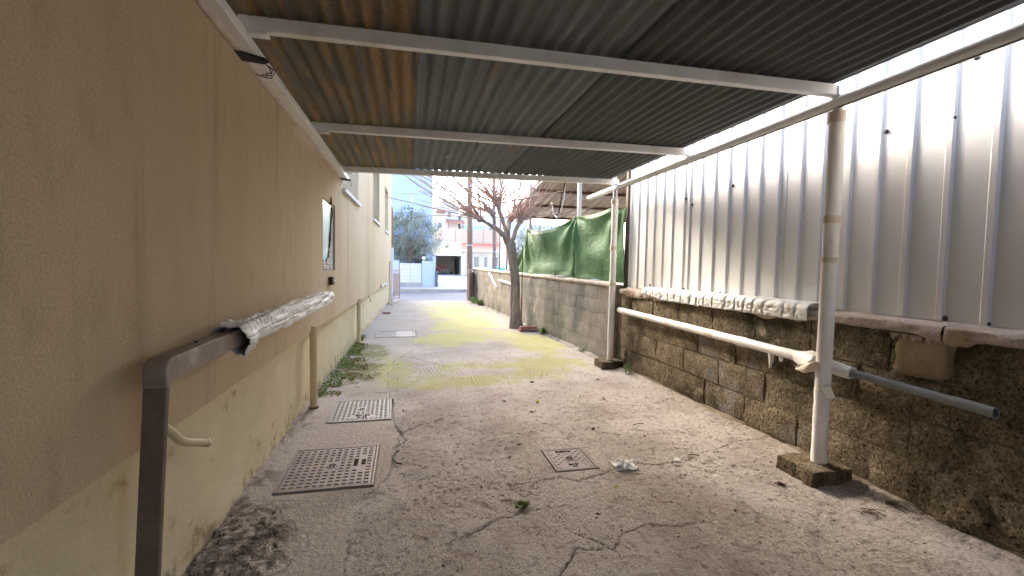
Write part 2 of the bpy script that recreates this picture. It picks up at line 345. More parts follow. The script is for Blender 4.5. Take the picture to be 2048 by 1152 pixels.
def dist_pl(X, Y, pl, R=.2):
    d = np.full(X.shape, 9.)
    pl = np.array(pl)
    mask = (X > pl[:, 0].min()-R) & (X < pl[:, 0].max()+R) & (Y > pl[:, 1].min()-R) & (Y < pl[:, 1].max()+R)
    x = X[mask]; y = Y[mask]; dd = np.full(x.shape, 9.)
    for (a, b) in zip(pl[:-1], pl[1:]):
        v = b-a; l = v@v+1e-12
        t = np.clip(((x-a[0])*v[0]+(y-a[1])*v[1])/l, 0, 1)
        dd = np.minimum(dd, np.hypot(x-a[0]-t*v[0], y-a[1]-t*v[1]))
    d[mask] = dd; return d
def build_ground():
    xs = np.arange(-1.12, 3.14, .0085)
    ys = []; y = -7.0
    while y < 17.9:
        ys.append(y)
        y += .25 if y < -1 else .06 if y < 1.45 else (.0085 if y < 3.4 else .0085*(y/3.4)**1.35)
    ys.append(17.9); ys = np.array(ys)
    X, Y = np.meshgrid(xs, ys)
    sx = np.interp(Y, [p[1] for p in SEAM], [p[0] for p in SEAM]) + (fbm(X*0, Y, 9, 3, 5)-.5)*.07
    slab = sstep(.012, -.012, X-sx)
    rough = fbm(X, Y, 14, 5, 1)-.5
    pits = np.clip(fbm(X, Y, 30, 3, 8)-.60, 0, 1)
    big = fbm(X, Y, .9, 3, 2)-.5
    flatpatch = sstep(.45, .62, fbm(X, Y, 1.1, 3, 21))
    near = sstep(5.5, 3.2, Y)
    amp = .011*(1-.55*flatpatch)*(.55+.45*near)
    Z = big*.016*(1-sstep(1.4, .8, Y)) + (1-slab)*(rough*amp - pits*.035*(1-.5*flatpatch)) + slab*(rough*.0022+.007)
    comb = sstep(5.0, 5.5, Y)*sstep(7.6, 6.6, Y)*sstep(-.3, -.05, X)*sstep(2.5, 2.0, X)*sstep(.35, .55, fbm(X, Y, 2.2, 2, 30))
    fan = np.arctan2(X-.9, Y-3.0)
    Z += comb*.005*np.sin(fan*330+fbm(X, Y, 3, 3, 31)*14)*sstep(.35, .6, fbm(X, Y, 5, 3, 32))
    soil = sstep(-.50, -.72, X+(fbm(X, Y, 7, 3, 40)-.5)*.34)*sstep(2.86, 2.66, Y+(fbm(X, Y, 6, 3, 41)-.5)*.2)
    Z += soil*((fbm(X, Y, 22, 5, 42)-.5)*.045-.006)
    edge = sstep(-.80, -.95, X)*sstep(2.5, 3.2, Y)
    Z += edge*(fbm(X, Y, 20, 4, 43)-.45)*.02 + sstep(2.78, 2.92, X+(fbm(X, Y, 8, 3, 44)-.5)*.12)*.028
    # shallow pads round the covers
    for (x0, x1, y0, y1) in ((-.80, -.215, 2.89, 3.55), (-.71, -.16, 4.12, 4.77), (.985, 1.30, 2.87, 3.235), (-.66, .13, 8.85, 9.72)):
        dx = np.maximum(np.maximum(x0-X, X-x1), 0); dy = np.maximum(np.maximum(y0-Y, Y-y1), 0); d = np.hypot(dx, dy)
        k = sstep(.10, .02, d); Z = Z*(1-k)+k*(.004+rough*.003)
        Z = np.where(d < .004, -.03, Z)
    crack = np.zeros_like(X)
    for c in CRACKS+[[p for p in SEAM if 1 < p[1] < 8]]:
        w = .0038+.0010*np.clip(Y-2.5, 0, 4)
        d = dist_pl(X, Y, jag(c, .02, .010))
        br = sstep(.30, .42, fbm(X, Y, 5, 2, 60))
        crack = np.maximum(crack, sstep(1.0, .35, d/w)*br*(.6 if c[0][1] < 2.1 and len(c) > 8 else 1))
    Z -= crack*.012
    A = {}
    A['slab'] = slab*(1-soil)
    n1 = fbm(X, Y, 1.3, 4, 70); n2 = fbm(X, Y, 6, 4, 71)
    def blob(cx, cy, rx, ry): return np.exp(-(((X-cx)/rx)**2+((Y-cy)/ry)**2)*1.2)
    mo = blob(.75, 5.35, .8, .42)*1.0+blob(2.1, 6.0, .6, .7)*.75+blob(1.0, 6.2, 1.1, .5)*.7+blob(2.2, 7.9, .6, 1.3)*1.05+blob(.7, 8.6, .9, 1.1)*.8+blob(1.3, 11, 1.0, 2.2)*1.15+blob(1.3, 14.6, 1.0, 1.8)*1.15+blob(-.3, 6.3, .35, 1.2)*.75+blob(1.6, 16.8, 1.6, .8)*.6
    A['moss'] = np.clip(sstep(.24, .72, mo*(.25+1.35*n1)*(.25+n2*1.4)), 0, 1)*(.55+.45*fbm(X, Y, 30, 3, 72))
    A['darkmoss'] = sstep(.38, .80, (blob(-.62, 6.1, .34, 1.0)*1.0+blob(-.55, 7.6, .38, .8)*.9+blob(-.35, 9.0, .5, .3)*.4+blob(-.7, 16.6, .4, .5))*(.4+1.2*n2)*(.45+1.1*fbm(X, Y, 22, 4, 79)))*.85
    A['soil'] = np.clip(soil*sstep(.40, .66, fbm(X, Y, 16, 5, 73))+.9*sstep(.60, .72, fbm(X, Y, 11, 4, 77))*sstep(-.72, -.93, X)*sstep(5.2, 4.2, Y)*.8, 0, 1)
    A['pale'] = np.clip(sstep(.50, .70, fbm(X, Y, 2.3, 5, 74))*.6*(1-slab)+comb*.25, 0, 1)
    A['damp_dark'] = np.clip(sstep(.52, .70, fbm(X, Y, 1.7, 5, 75))*.55*sstep(7, 4, Y)+sstep(.1, .45, pits*6)*.65*(1-slab)+sstep(2.75, 2.95, X)*.35, 0, 1)  # damp blotches; pits and the strip by the right wall are darker too
    A['far_dim'] = sstep(5.6, 8.5, Y+(fbm(X, Y, 1.5, 4, 78)-.5)*3.)*(.55+.45*fbm(X, Y, 3, 4, 76))  # grey tone painted past the canopy to offset the bright far light
    A['crack'] = crack
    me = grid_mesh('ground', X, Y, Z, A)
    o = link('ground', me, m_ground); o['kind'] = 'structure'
build_ground()

def sheet(name, mat, prof, x0, x1, kind='structure'):
    """extrude a (Y,Z) profile along X"""
    b = MB(); n = len(prof)
    b.add([(x0, y, z) for y, z in prof]+[(x1, y, z) for y, z in prof], [(i, n+i, n+i+1, i+1) for i in range(n-1)])
    o = b.build(name, mat, smooth=False); o['kind'] = kind; return o
sheet('terrain', m_soil, [(-600, -.08), (27, -.08), (41.9, -.05), (44, -.05), (58, 2.0), (90, 5.5), (900, 6)], -700, 700)
sheet('road', m_asphalt, [(17.93, -.012), (24.0, -.02)], -120, 120)
b = MB(); b.box(-120, 120, 24.0, 26.9, -.3, .13); o = b.build('pavement', m_paving, smooth=False); o['kind'] = 'structure'
b = MB(); b.add([(1.55, 26.9, .13), (6.2, 26.9, .13), (6.2, 47, .60), (1.55, 47, .60)], [(0, 1, 2, 3)]); o = b.build('driveway', m_paving, smooth=False); o['kind'] = 'structure'
# kerb stones on far side of the road
for i in range(26):
    x = -8+i*.9; b = MB(); b.box(x, x+.885, 23.88, 24.0, -.25, .135)
    k = b.build('kerb_stone', m_paving, bpy.data.objects['pavement'])
b = MB(); b.box(2.9, 4.1, 24.5, 25.4, .1, .136); b.build('drain_cover', m_garage, bpy.data.objects['pavement'])

# ------------------------------------------------------------------ left house
def left_house():
    T = thing('house', 'cream rendered house with ochre wall along the left of the alley', 'house', (-3, 8, 0))
    H = 5.5; Z0 = .745
    holes = [(5.13, 5.87, 1.31, 2.09), (6.45, 8.0, 2.40, 3.7), (10.45, 12.0, 2.40, 3.7), (13.9, 15.3, 2.40, 3.7)]
    yb = sorted({-3., 5.5, 17.1} | {h[0] for h in holes} | {h[1] for h in holes} | {float(v) for v in np.arange(-2, 17, 1.0)})
    zb = sorted({Z0, H} | {h[2] for h in holes} | {h[3] for h in holes})
    b = MB(); dep = .34
    def inh(ym, zm): return any(h[0] < ym < h[1] and h[2] < zm < h[3] for h in holes)
    idx = {}
    def vi(y, z, d=0):
        k = (round(y, 4), round(z, 4), d)
        if k not in idx: idx[k] = len(b.v); b.v.append((XL(y)-d, y, z))
        return idx[k]
    for y0, y1 in zip(yb[:-1], yb[1:]):
        for z0, z1 in zip(zb[:-1], zb[1:]):
            if not inh((y0+y1)/2, (z0+z1)/2): b.f.append((vi(y0, z0), vi(y1, z0), vi(y1, z1), vi(y0, z1)))
        b.f.append((vi(y0, Z0), vi(y0, Z0, dep), vi(y1, Z0, dep), vi(y1, Z0)))
    for (y0, y1, z0, z1) in holes:
        ys = [y for y in yb if y0 <= y <= y1]
        for a, c in zip(ys[:-1], ys[1:]):
            b.f.append((vi(a, z0), vi(c, z0), vi(c, z0, dep), vi(a, z0, dep))); b.f.append((vi(a, z1), vi(a, z1, dep), vi(c, z1, dep), vi(c, z1)))
        b.f.append((vi(y0, z0), vi(y0, z0, dep), vi(y0, z1, dep), vi(y0, z1))); b.f.append((vi(y1, z0), vi(y1, z1), vi(y1, z1, dep), vi(y1, z0, dep)))
    # far gable and roof slab
    x1 = XL(17.1)
    b.add([(x1, 17.1, 0), (-7, 17.1, 0), (-7, 17.1, H), (x1, 17.1, H)], [(0, 1, 2, 3)])
    b.add([(XL(-3), -3, 0), (-7, -3, 0), (-7, -3, H), (XL(-3), -3, H)], [(0, 3, 2, 1)])
    b.add([(XL(-3), -3, H), (-7, -3, H), (-7, 17.1, H), (x1, 17.1, H), (XL(5.5), 5.5, H)], [(0, 4, 3, 2, 1)])
    b.build('wall', m_render, T, smooth=False)
    # plinth with slightly wavy face
    ys = np.arange(-3, 17.12, .08); zs = np.linspace(-.05, .76, 16)
    Yg, Zg = np.meshgrid(ys, zs, indexing='ij')
    Xg = np.vectorize(XL)(Yg)-.075+(fbm(Yg, Zg, 3, 4, 80)-.5)*.02+(sstep(.35, 0, Zg))*(fbm(Yg, Zg, 9, 3, 81)-.5)*.03
    chip = sstep(.66, .70, fbm(Yg, Zg, 6, 3, 82))*sstep(.4, .1, Zg)*.012
    link('plinth', grid_mesh('plinth', Xg-chip, Yg, Zg), m_plinth, T)
    # windows above the sills
    for (y0, y1, z0, z1) in holes[1:]:
        w = MB(); d = .30
        def P(y, z, o): return (XL(y)-o, y, z)
        w.hexa([P(y0, z0, d+.05), P(y0, z0, d), P(y1, z0, d), P(y1, z0, d+.05), P(y0, z1, d+.05), P(y0, z1, d), P(y1, z1, d), P(y1, z1, d+.05)])
        wo_ = w.build('window', m_render, T, smooth=False)
        f = MB(); ym = (y0+y1)/2
        for (a, c, e, g) in ((y0, y1, z0, z0+.05), (y0, y1, z1-.05, z1), (y0, y0+.05, z0+.05, z1-.05), (y1-.05, y1, z0+.05, z1-.05), (ym-.03, ym+.03, z0+.05, z1-.05)):
            f.hexa([P(a, e, d-.002), P(a, e, d-.03), P(c, e, d-.03), P(c, e, d-.002), P(a, g, d-.002), P(a, g, d-.03), P(c, g, d-.03), P(c, g, d-.002)])
        f.build('frame', m_louvre, wo_, smooth=False)
        for (a, c) in ((y0+.06, ym-.04), (ym+.04, y1-.06)):
            g = MB(); g.hexa([P(a, z0+.06, d-.004), P(a, z0+.06, d-.012), P(c, z0+.06, d-.012), P(c, z0+.06, d-.004), P(a, z1-.06, d-.004), P(a, z1-.06, d-.012), P(c, z1-.06, d-.012), P(c, z1-.06, d-.004)])
            g.build('pane', m_pane, wo_, smooth=False)
        s = MB(); e = .06
        s.hexa([(XL(y0)-.10, y0-e, z0-.05), (XL(y0)+.045, y0-e, z0-.05), (XL(y1)+.045, y1+e, z0-.05), (XL(y1)-.10, y1+e, z0-.05),
                (XL(y0)-.10, y0-e, z0+.003), (XL(y0)+.045, y0-e, z0-.004), (XL(y1)+.045, y1+e, z0-.004), (XL(y1)-.10, y1+e, z0+.003)])
        s.build('sill', m_whitewall, T, bevel=.004)
    # rough hole with turquoise pane, part bricked up with grey mortar
    y0, y1, z0, z1 = holes[0]
    g = MB(); g.box(-.93, -.913, y0-.02, y1+.02, z0-.02, z1+.02); g.build('back_board', m_garage, T, smooth=False)
    pane = [(5.14, 1.44), (5.30, 1.43), (5.44, 1.47), (5.52, 1.58), (5.60, 1.80), (5.67, 2.00), (5.66, 2.06), (5.14, 2.07)]
    g = MB(); n = len(pane)
    g.add([(-.9045, y, z) for y, z in pane]+[(-.912, y, z) for y, z in pane], [tuple(range(n)), tuple(range(2*n-1, n-1, -1))]+[(i, n+i, n+(i+1) % n, (i+1) % n) for i in range(n)])
    g.build('glass_pane', m_turq, T, smooth=False)
    g = MB(); path = []
    for (a, c) in zip(pane[1:6], pane[2:7]):
        for k in range(5):
            t = k/5; path.append((-.903+random.uniform(-.004, .004), a[0]+(c[0]-a[0])*t+random.uniform(-.012, .02), a[1]+(c[1]-a[1])*t+random.uniform(-.01, .01)))
    g.tube(path, [random.uniform(.008, .018) for _ in path], n=6); g.build('black_sealant', m_black, T)
    g = MB()
    g.tube([(-.897, 5.60, 2.08), (-.896, 5.585, 2.13), (-.897, 5.60, 2.17)], [.018, .012, .004], n=6); g.build('crack_edge', m_black, T)
    for i in range(2):
        for j in range(3):
            yy = 5.17+j*.2; g = MB(); g.box(-.912, -.9035+random.uniform(-.002, .002), yy, yy+.185, 1.33+i*.052, 1.33+i*.052+.045); g.build('filler_block', m_ironpale, T, bevel=.004)
    # rust-brown rails by the street corner
    return T
left_house()

T = thing('rear_light_block', 'unseen plain wall added behind the viewer to block rear light', 'wall', (1, -3.7, 0))
MB().box(-1.05, 3.2, -3.9, -3.6, -.1, 3.6).build('wall_panel', m_whitewall, T, smooth=False)  # added out of view: cuts light from behind, bounces fill forward
# junction box, wires, brackets on the wall
T = thing('junction_box', 'small grey electrical box under the turquoise window hole', 'electrical box', (-.88, 5.55, 1.16))
MB().box(-.898, -.855, 5.44, 5.60, 1.15, 1.24).build('box_body', m_irondark, T, bevel=.006)
MB().tube([(-.855, 5.53, 1.195), (-.840, 5.53, 1.195)], .028, 12).build('knob', m_paper, T)
for (y, bend, lab) in ((4.57, 0, 'cream downpipe beside the large pale manhole cover'), (8.0, 1, 'cream downpipe with elbow spout above the moss'), (15.9, 1, 'cream downpipe at the far street end of the house')):
    x = XL(y)+.012 if y < 15 else XL(y)+.03
    T = thing('downpipe', lab, 'pipe', (x, y, 0), 'downpipes along the house plinth')
    b = MB(); top = .80 if y < 15 else 1.5
    path = [(x, y, top)]+[(x, y, z) for z in (.6, .3, .1)]
    if bend: path += [(x+.01, y-.005, .07), (x+.035, y-.01, .05), (x+.10, y-.015, .045)]
    else: path += [(x, y, .008)]
    b.tube(path, .034, 16, rf=None); b.build('pipe', m_cream_pipe, T)
    c = MB()
    if bend: c.tube([(x+.075, y-.013, .047), (x+.105, y-.015, .045)], .039, 16); c.build('socket', m_cream_pipe, T)
    else: c.tube([(x, y, .006), (x, y, .03)], .046, 14); c.build('collar', m_mortar, T)
    d = MB(); d.tube([(x-.0, y, .5), (x, y, .52)], .0375, 16); d.build('clip', m_cream_pipe, T)
T = thing('drain_stub', 'short bent cream drain pipe poking out of the plinth', 'pipe', (-.95, 2.05, .7))
MB().tube([(-.97, 1.925, .775), (-.94, 1.935, .772), (-.905, 1.945, .758), (-.885, 1.955, .730), (-.878, 1.985, .695), (-.876, 2.03, .668), (-.876, 2.10, .64), (-.876, 2.22, .592)], .0165, 12).build('pipe', m_cream_pipe, T)
MB().tube([(-.876, 2.205, .598), (-.876, 2.235, .586)], .0185, 12).build('pipe_end', m_cream_pipe, T)
for (y, z, lab) in ((10.2, .60, 'thin bent wire hook sticking out of the plinth'),):
    o = MB().tube([(XL(y)-.07, y, z+.1), (XL(y)-.03, y-.03, z+.06), (XL(y)+.0, y-.1, z-.02)], .007, 6).build('wire_hook', m_brown); setp(o, lab, 'wire')
T = thing('cable_clump', 'torn grey cable wrapping on the far wall edge', 'cable', (XL(14), 14, .8))
b = MB(); b.tube([(XL(y)+.02+random.uniform(-.01, .02), y, .80-.02*(y-12.4)+random.uniform(-.03, .03)) for y in np.arange(12.4, 15.6, .2)], [random.uniform(.012, .035) for _ in range(16)], 6); b.build('wrapping', m_ironpale, T)

# ------------------------------------------------------------------ handrail on the left
def handrail():
    T = thing('handrail', 'brown square steel handrail bent down at its end, part wrapped in foil', 'handrail', (-.78, 1.62, 0))
    w = .068
    b = MB(); xc = -.768
    b.hexa([(-.858, 1.588, -.02), (-.792, 1.588, -.02), (-.792, 1.612, -.02), (-.858, 1.612, -.02), (-.800, 1.588, 1.0), (-.735, 1.588, 1.0), (-.735, 1.612, 1.0), (-.800, 1.612, 1.0)]); b.build('post', m_brown, T, bevel=.004)
    b = MB()
    pts = [(1.60, .97), (1.60, 1.03), (1.622, 1.055), (1.66, 1.068)]+[(1.9, 1.07), (2.4, 1.071), (3.4, 1.073), (4.75, 1.076)]
    vs = []; hw = w/2; hh = .036
    prof_o = [(1.589, .999), (1.589, 1.062), (1.597, 1.080), (1.63, 1.090), (2.4, 1.098), (4.72, 1.106)]
    prof_i = [(1.611, .999), (1.612, 1.004), (1.615, 1.010), (1.63, 1.014), (2.4, 1.024), (4.72, 1.034)]
    n = len(prof_o)
    for x in (xc-hw+.001, xc+hw-.001):
        for p in prof_o: vs.append((x, p[0], p[1]))
        for p in prof_i: vs.append((x, p[0], p[1]))
    fs = []
    for i in range(n-1):
        fs += [(i, i+1, n+i+1, n+i), (2*n+i, 3*n+i, 3*n+i+1, 2*n+i+1), (i, 2*n+i, 2*n+i+1, i+1), (n+i, n+i+1, 3*n+i+1, 3*n+i)]
    fs += [(n-1, 3*n-1, 4*n-1, 2*n-1), (0, n, 3*n, 2*n)]
    b.add(vs, fs); b.build('rail', m_brown_l, T, bevel=.004)
    # foil sleeve: lumpy tube with pinched creases on top
    Y = np.concatenate([np.arange(2.17, 2.6, .01), np.arange(2.6, 4.70, .014)]); A = np.linspace(0, 2*math.pi, 49)
    Yg, Ag = np.meshgrid(Y, A, indexing='ij')
    t = (Yg-2.17)/2.5
    ca, sa = np.cos(Ag), np.sin(Ag)
    rs = .058/np.maximum(np.abs(ca)**4+np.abs(sa)**4, .3)**.25*1.0
    lump = (fbm(Yg, Ag*.8, 3.5, 4, 90)-.5)*.026 + (fbm(Yg, Ag*.3, 9, 3, 91)-.5)*.022
    topc = sstep(.2, .9, np.sin(Ag))
    crease = -topc*.016*np.clip(np.sin(Yg*2*math.pi/.115+fbm(Yg, Ag, 2, 2, 92)*4)**8, 0, 1)
    R = rs+lump+crease
    start = sstep(2.42, 2.2, Yg); R += start*(.010+.03*sstep(-.2, -.9, np.sin(Ag-.9)))*(fbm(Yg, Ag, 8, 3, 93)+.2)
    R *= np.where(Yg > 4.62, 1-(Yg-4.62)*3, 1)
    skew = start*np.sin(Ag)*.10*sstep(2.42, 2.17, Yg)
    me = grid_mesh('foil_sleeve', xc+R*ca, Yg+skew*-.5, 1.068+R*sa*1.02, flip=True)
    o = link('foil_sleeve', me, m_foil, T); solidify(o, .002, 0)
    for (y, z) in ((2.10, 1.103), (1.85, 1.103)):
        MB().tube([(xc+.008, y, z-.002), (xc+.008, y, z+.004)], .006, 8).build('screw', m_irondark, T)
handrail()

# ------------------------------------------------------------------ right block wall
def block_meshes():
    out = []
    for s in range(7):
        ny, nz = 6, 4; vs = []; fs = []; rr = random.Random(s)
        L_, Hh = .5, .5
        for j in range(nz+1):
            for i in range(ny+1):
                y = -L_+i/ny; z = -Hh+j/nz
                ed = (i in (0, ny)) or (j in (0, nz))
                x = rr.uniform(-.006, .005)+(.012 if ed else 0)
                if ed: y += rr.uniform(-.008, .008); z += rr.uniform(-.014, .014)
                vs.append((x, y, z))
        k = ny+1
        for j in range(nz):
            for i in range(ny): fs.append((j*k+i, j*k+k+i, j*k+k+i+1, j*k+i+1))
        bd = [i for i in range(k)]+[j*k+ny for j in range(1, nz+1)]+[nz*k+i for i in range(ny-1, -1, -1)]+[j*k for j in range(nz-1, 0, -1)]
        base = len(vs)
        for q in bd: v = vs[q]; vs.append((.1, v[1], v[2]))
        m_ = len(bd)
        for q in range(m_): fs.append((bd[q], bd[(q+1) % m_], base+(q+1) % m_, base+q))
        me = bpy.data.meshes.new('block'); me.from_pydata(vs, [], fs); me.update()
        me.polygons.foreach_set('use_smooth', [True]*len(fs)); me.set_sharp_from_angle(angle=math.radians(50))
        out.append(me)
    return out
BL = block_meshes(); BLF = [me.copy() for me in BL]
for me in BLF:
    for v in me.vertices:
        if v.co.x < .05: v.co.x *= .35
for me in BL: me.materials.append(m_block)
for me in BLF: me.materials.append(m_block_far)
def put_block(T, meshes, x, y0, y1, z0, z1, rot=0, gap=.007, name='block'):
    o = bpy.data.objects.new(name, random.choice(meshes)); COL.objects.link(o); o.parent = T
    o.location = Vector((x, (y0+y1)/2, (z0+z1)/2))-ORI[T]
    o.scale = (1, y1-y0-gap, z1-z0-gap); o.rotation_euler = (0, 0, rot)
    ORI[o] = Vector(); return o
def near_wall():
    T = thing('block_wall', 'low wall of pitted brown concrete blocks under the white metal cladding', 'wall', (3.0, 3, 0))
    X0 = 2.905
    J = {0: [5.667, 5.107, 4.54, 3.975, 3.411, 2.854, 2.29, 1.73, 1.17, .61, .05, -.51, -1.07, -1.63, -2.2],
         1: [5.85, 5.473, 4.90, 4.335, 3.768, 3.19, 2.62, 2.06, 1.50, .94, .38, -.18, -.74, -1.3, -1.86, -2.2],
         2: [5.85, 5.2, 4.645, 4.1, 3.546, 2.95, 2.39, 1.858, 1.30, .74, .18, -.38, -.94, -1.5, -2.2],
         3: [5.85, 5.575, 5.015, 4.457, 3.89, 3.325, 2.767, 2.195, 1.863, 1.30, .74, .18, -.38, -.94, -1.5, -2.2]}
    zc = [.045, .295, .545, .797, 1.045]
    for r in range(4):
        js = J[r]
        if r == 0: js = [5.85]+js
        for a, c in zip(js[:-1], js[1:]):
            mm = random.uniform(-.006, .006)
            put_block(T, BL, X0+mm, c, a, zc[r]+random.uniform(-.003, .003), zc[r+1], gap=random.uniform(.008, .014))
    MB().box(X0+.020, 3.12, -2.2, 5.85, -.1, 1.06).build('mortar', m_mortar, T, smooth=False)
    # base fillet, wavy
    ys = np.arange(-2.2, 5.86, .02); u = np.linspace(0, 1, 7); Yg, U = np.meshgrid(ys, u, indexing='ij')
    wv = fbm(Yg, U*0, 6, 4, 100); Xg = X0-.005-.05*wv+U*(.025+.05*wv); Zg = -.01+U*(.035+.035*wv)+(fbm(Yg, U, 25, 3, 101)-.5)*.02
    link('base_fillet', grid_mesh('base_fillet', Xg, Yg, Zg, flip=True), m_mortar, T)
    # coping of mortar with broken lumps: three lengths with cracks between
    for (ya, yc) in ((5.86, 3.42), (3.415, 1.905), (1.90, -2.2)):
        ys = np.arange(yc, ya, .012); prof = np.linspace(0, 1, 15); Yg, U = np.meshgrid(ys, prof, indexing='ij')
        # profile: underside lip -> front -> top -> back
        px = np.interp(U, [0, .12, .25, .45, .6, 1], [.03, -.018, -.028, -.024, .004, .20])
        pz = np.interp(U, [0, .12, .25, .45, .6, 1], [1.045, 1.046, 1.062, 1.104, 1.114, 1.130])
        hang = sstep(.45, .75, fbm(Yg, U*0, 5, 4, 110))*.045*sstep(.4, 0, U)
        nx = (fbm(Yg, U*.6, 14, 5, 111)-.5)*.03*sstep(.0, .2, U)*sstep(.8, .5, U); nz = (fbm(Yg, U*.6, 9, 5, 112)-.5)*.018
        link('coping', grid_mesh('coping', X0+px+nx, Yg, pz+nz-hang, flip=True), m_coping, T)
    # smooth render patch over one block, near right
    ys = np.linspace(1.84, 2.19, 40); zs = np.linspace(.77, 1.06, 36); Yg, Zg = np.meshgrid(ys, zs, indexing='ij')
    ex = np.minimum(np.minimum(Yg-1.84, 2.19-Yg), np.minimum(Zg-.77, 1.06-Zg))+(fbm(Yg, Zg, 12, 4, 119)-.5)*.09
    link('render_patch', grid_mesh('render_patch', X0+.024-.034*sstep(.0, .05, ex)+(fbm(Yg, Zg, 12, 3, 120)-.5)*.006, Yg, Zg, flip=True), m_patch, T)
    # drip lumps under coping
    for i in range(12):
        y = random.uniform(1.93, 2.25); l = random.uniform(.02, .045)
        MB().tube([(X0-.012, y, 1.04), (X0-.012, y, 1.04-l*.6), (X0-.003, y, 1.04-l)], [.013, .010, .003], 6).build('mortar_drip', m_coping, T)
    ys = np.linspace(1.62, 2.02, 34); zs = np.linspace(.0, .42, 34); Yg, Zg = np.meshgrid(ys, zs, indexing='ij')
    rr = np.hypot((Yg-1.82)/.20, (Zg-.17)/.22)+(fbm(Yg, Zg, 9, 4, 121)-.5)*.7
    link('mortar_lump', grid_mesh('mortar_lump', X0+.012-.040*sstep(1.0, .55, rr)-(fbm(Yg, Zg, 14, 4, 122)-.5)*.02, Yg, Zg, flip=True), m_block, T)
near_wall()
def far_wall():
    T = thing('block_wall', 'weathered grey block wall running from the canopy to the street gate', 'wall', (2.8, 12, 0))
    rot = math.atan(.036)
    def xr(y): return XRf(y)
    Y0, Y1 = 5.99, 17.75
    for r in range(5):
        y = Y0+(0 if r % 2 == 0 else -.28)
        while y < Y1-.05:
            a = max(y, Y0); c = min(y+.56, Y1)
            if c-a > .06:
                ym = (a+c)/2; h = (ztop(ym)-.06-.04)/5
                put_block(T, BLF, xr(ym)+random.uniform(-.002, .003), a, c, .04+h*r, .04+h*(r+1), rot=rot, gap=.005)
            y += .56
    b = MB(); e = .009
    b.hexa([(xr(Y0)+e, Y0, -.1), (xr(Y0)+.2, Y0, -.1), (xr(Y1)+.2, Y1, -.1), (xr(Y1)+e, Y1, -.1), (xr(Y0)+e, Y0, ztop(Y0)-.04), (xr(Y0)+.2, Y0, ztop(Y0)-.04), (xr(Y1)+.2, Y1, ztop(Y1)-.04), (xr(Y1)+e, Y1, ztop(Y1)-.04)])
    b.build('mortar', m_mortar, T, smooth=False)
    for (ya, yc) in ((5.95, 8.6), (8.605, 12.4), (12.405, 17.78)):
        ys = np.arange(ya, yc, .025); prof = np.linspace(0, 1, 11); Yg, U = np.meshgrid(ys, prof, indexing='ij')
        px = np.interp(U, [0, .15, .3, .5, .65, 1], [.02, -.012, -.026, -.018, .0, .24]); pz = np.interp(U, [0, .15, .3, .5, .65, 1], [-.075, -.065, -.04, -.008, .0, .0])
        jag_ = sstep(.5, .7, fbm(Yg, U*0, 7, 4, 130))*.02*sstep(.4, 0, U)
        Xg = 2.87-.036*(Yg-6)+px+(fbm(Yg, U, 9, 3, 131)-.5)*.02; Zg = 1.19+.0103*(Yg-6)+pz-jag_+(fbm(Yg, U, 8, 3, 132)-.5)*.012
        link('coping', grid_mesh('coping', Xg, Yg, Zg, flip=True), m_coping, T)
    ys = np.arange(5.9, 17.75, .04); u = np.linspace(0, 1, 5); Yg, U = np.meshgrid(ys, u, indexing='ij'); wv = fbm(Yg, U*0, 5, 4, 133)
    link('base_fillet', grid_mesh('base_fillet', 2.87-.036*(Yg-6)-.05-.08*wv+U*(.07+.08*wv), Yg, -.01+U*(.03+.04*wv), flip=True), m_block_far, T)
    # dark pillar gap by the canopy post
    MB().box(2.93, 3.1, 5.86, 5.985, -.05, 1.12).build('gap_filler', m_mortar_dark, T)
far_wall()

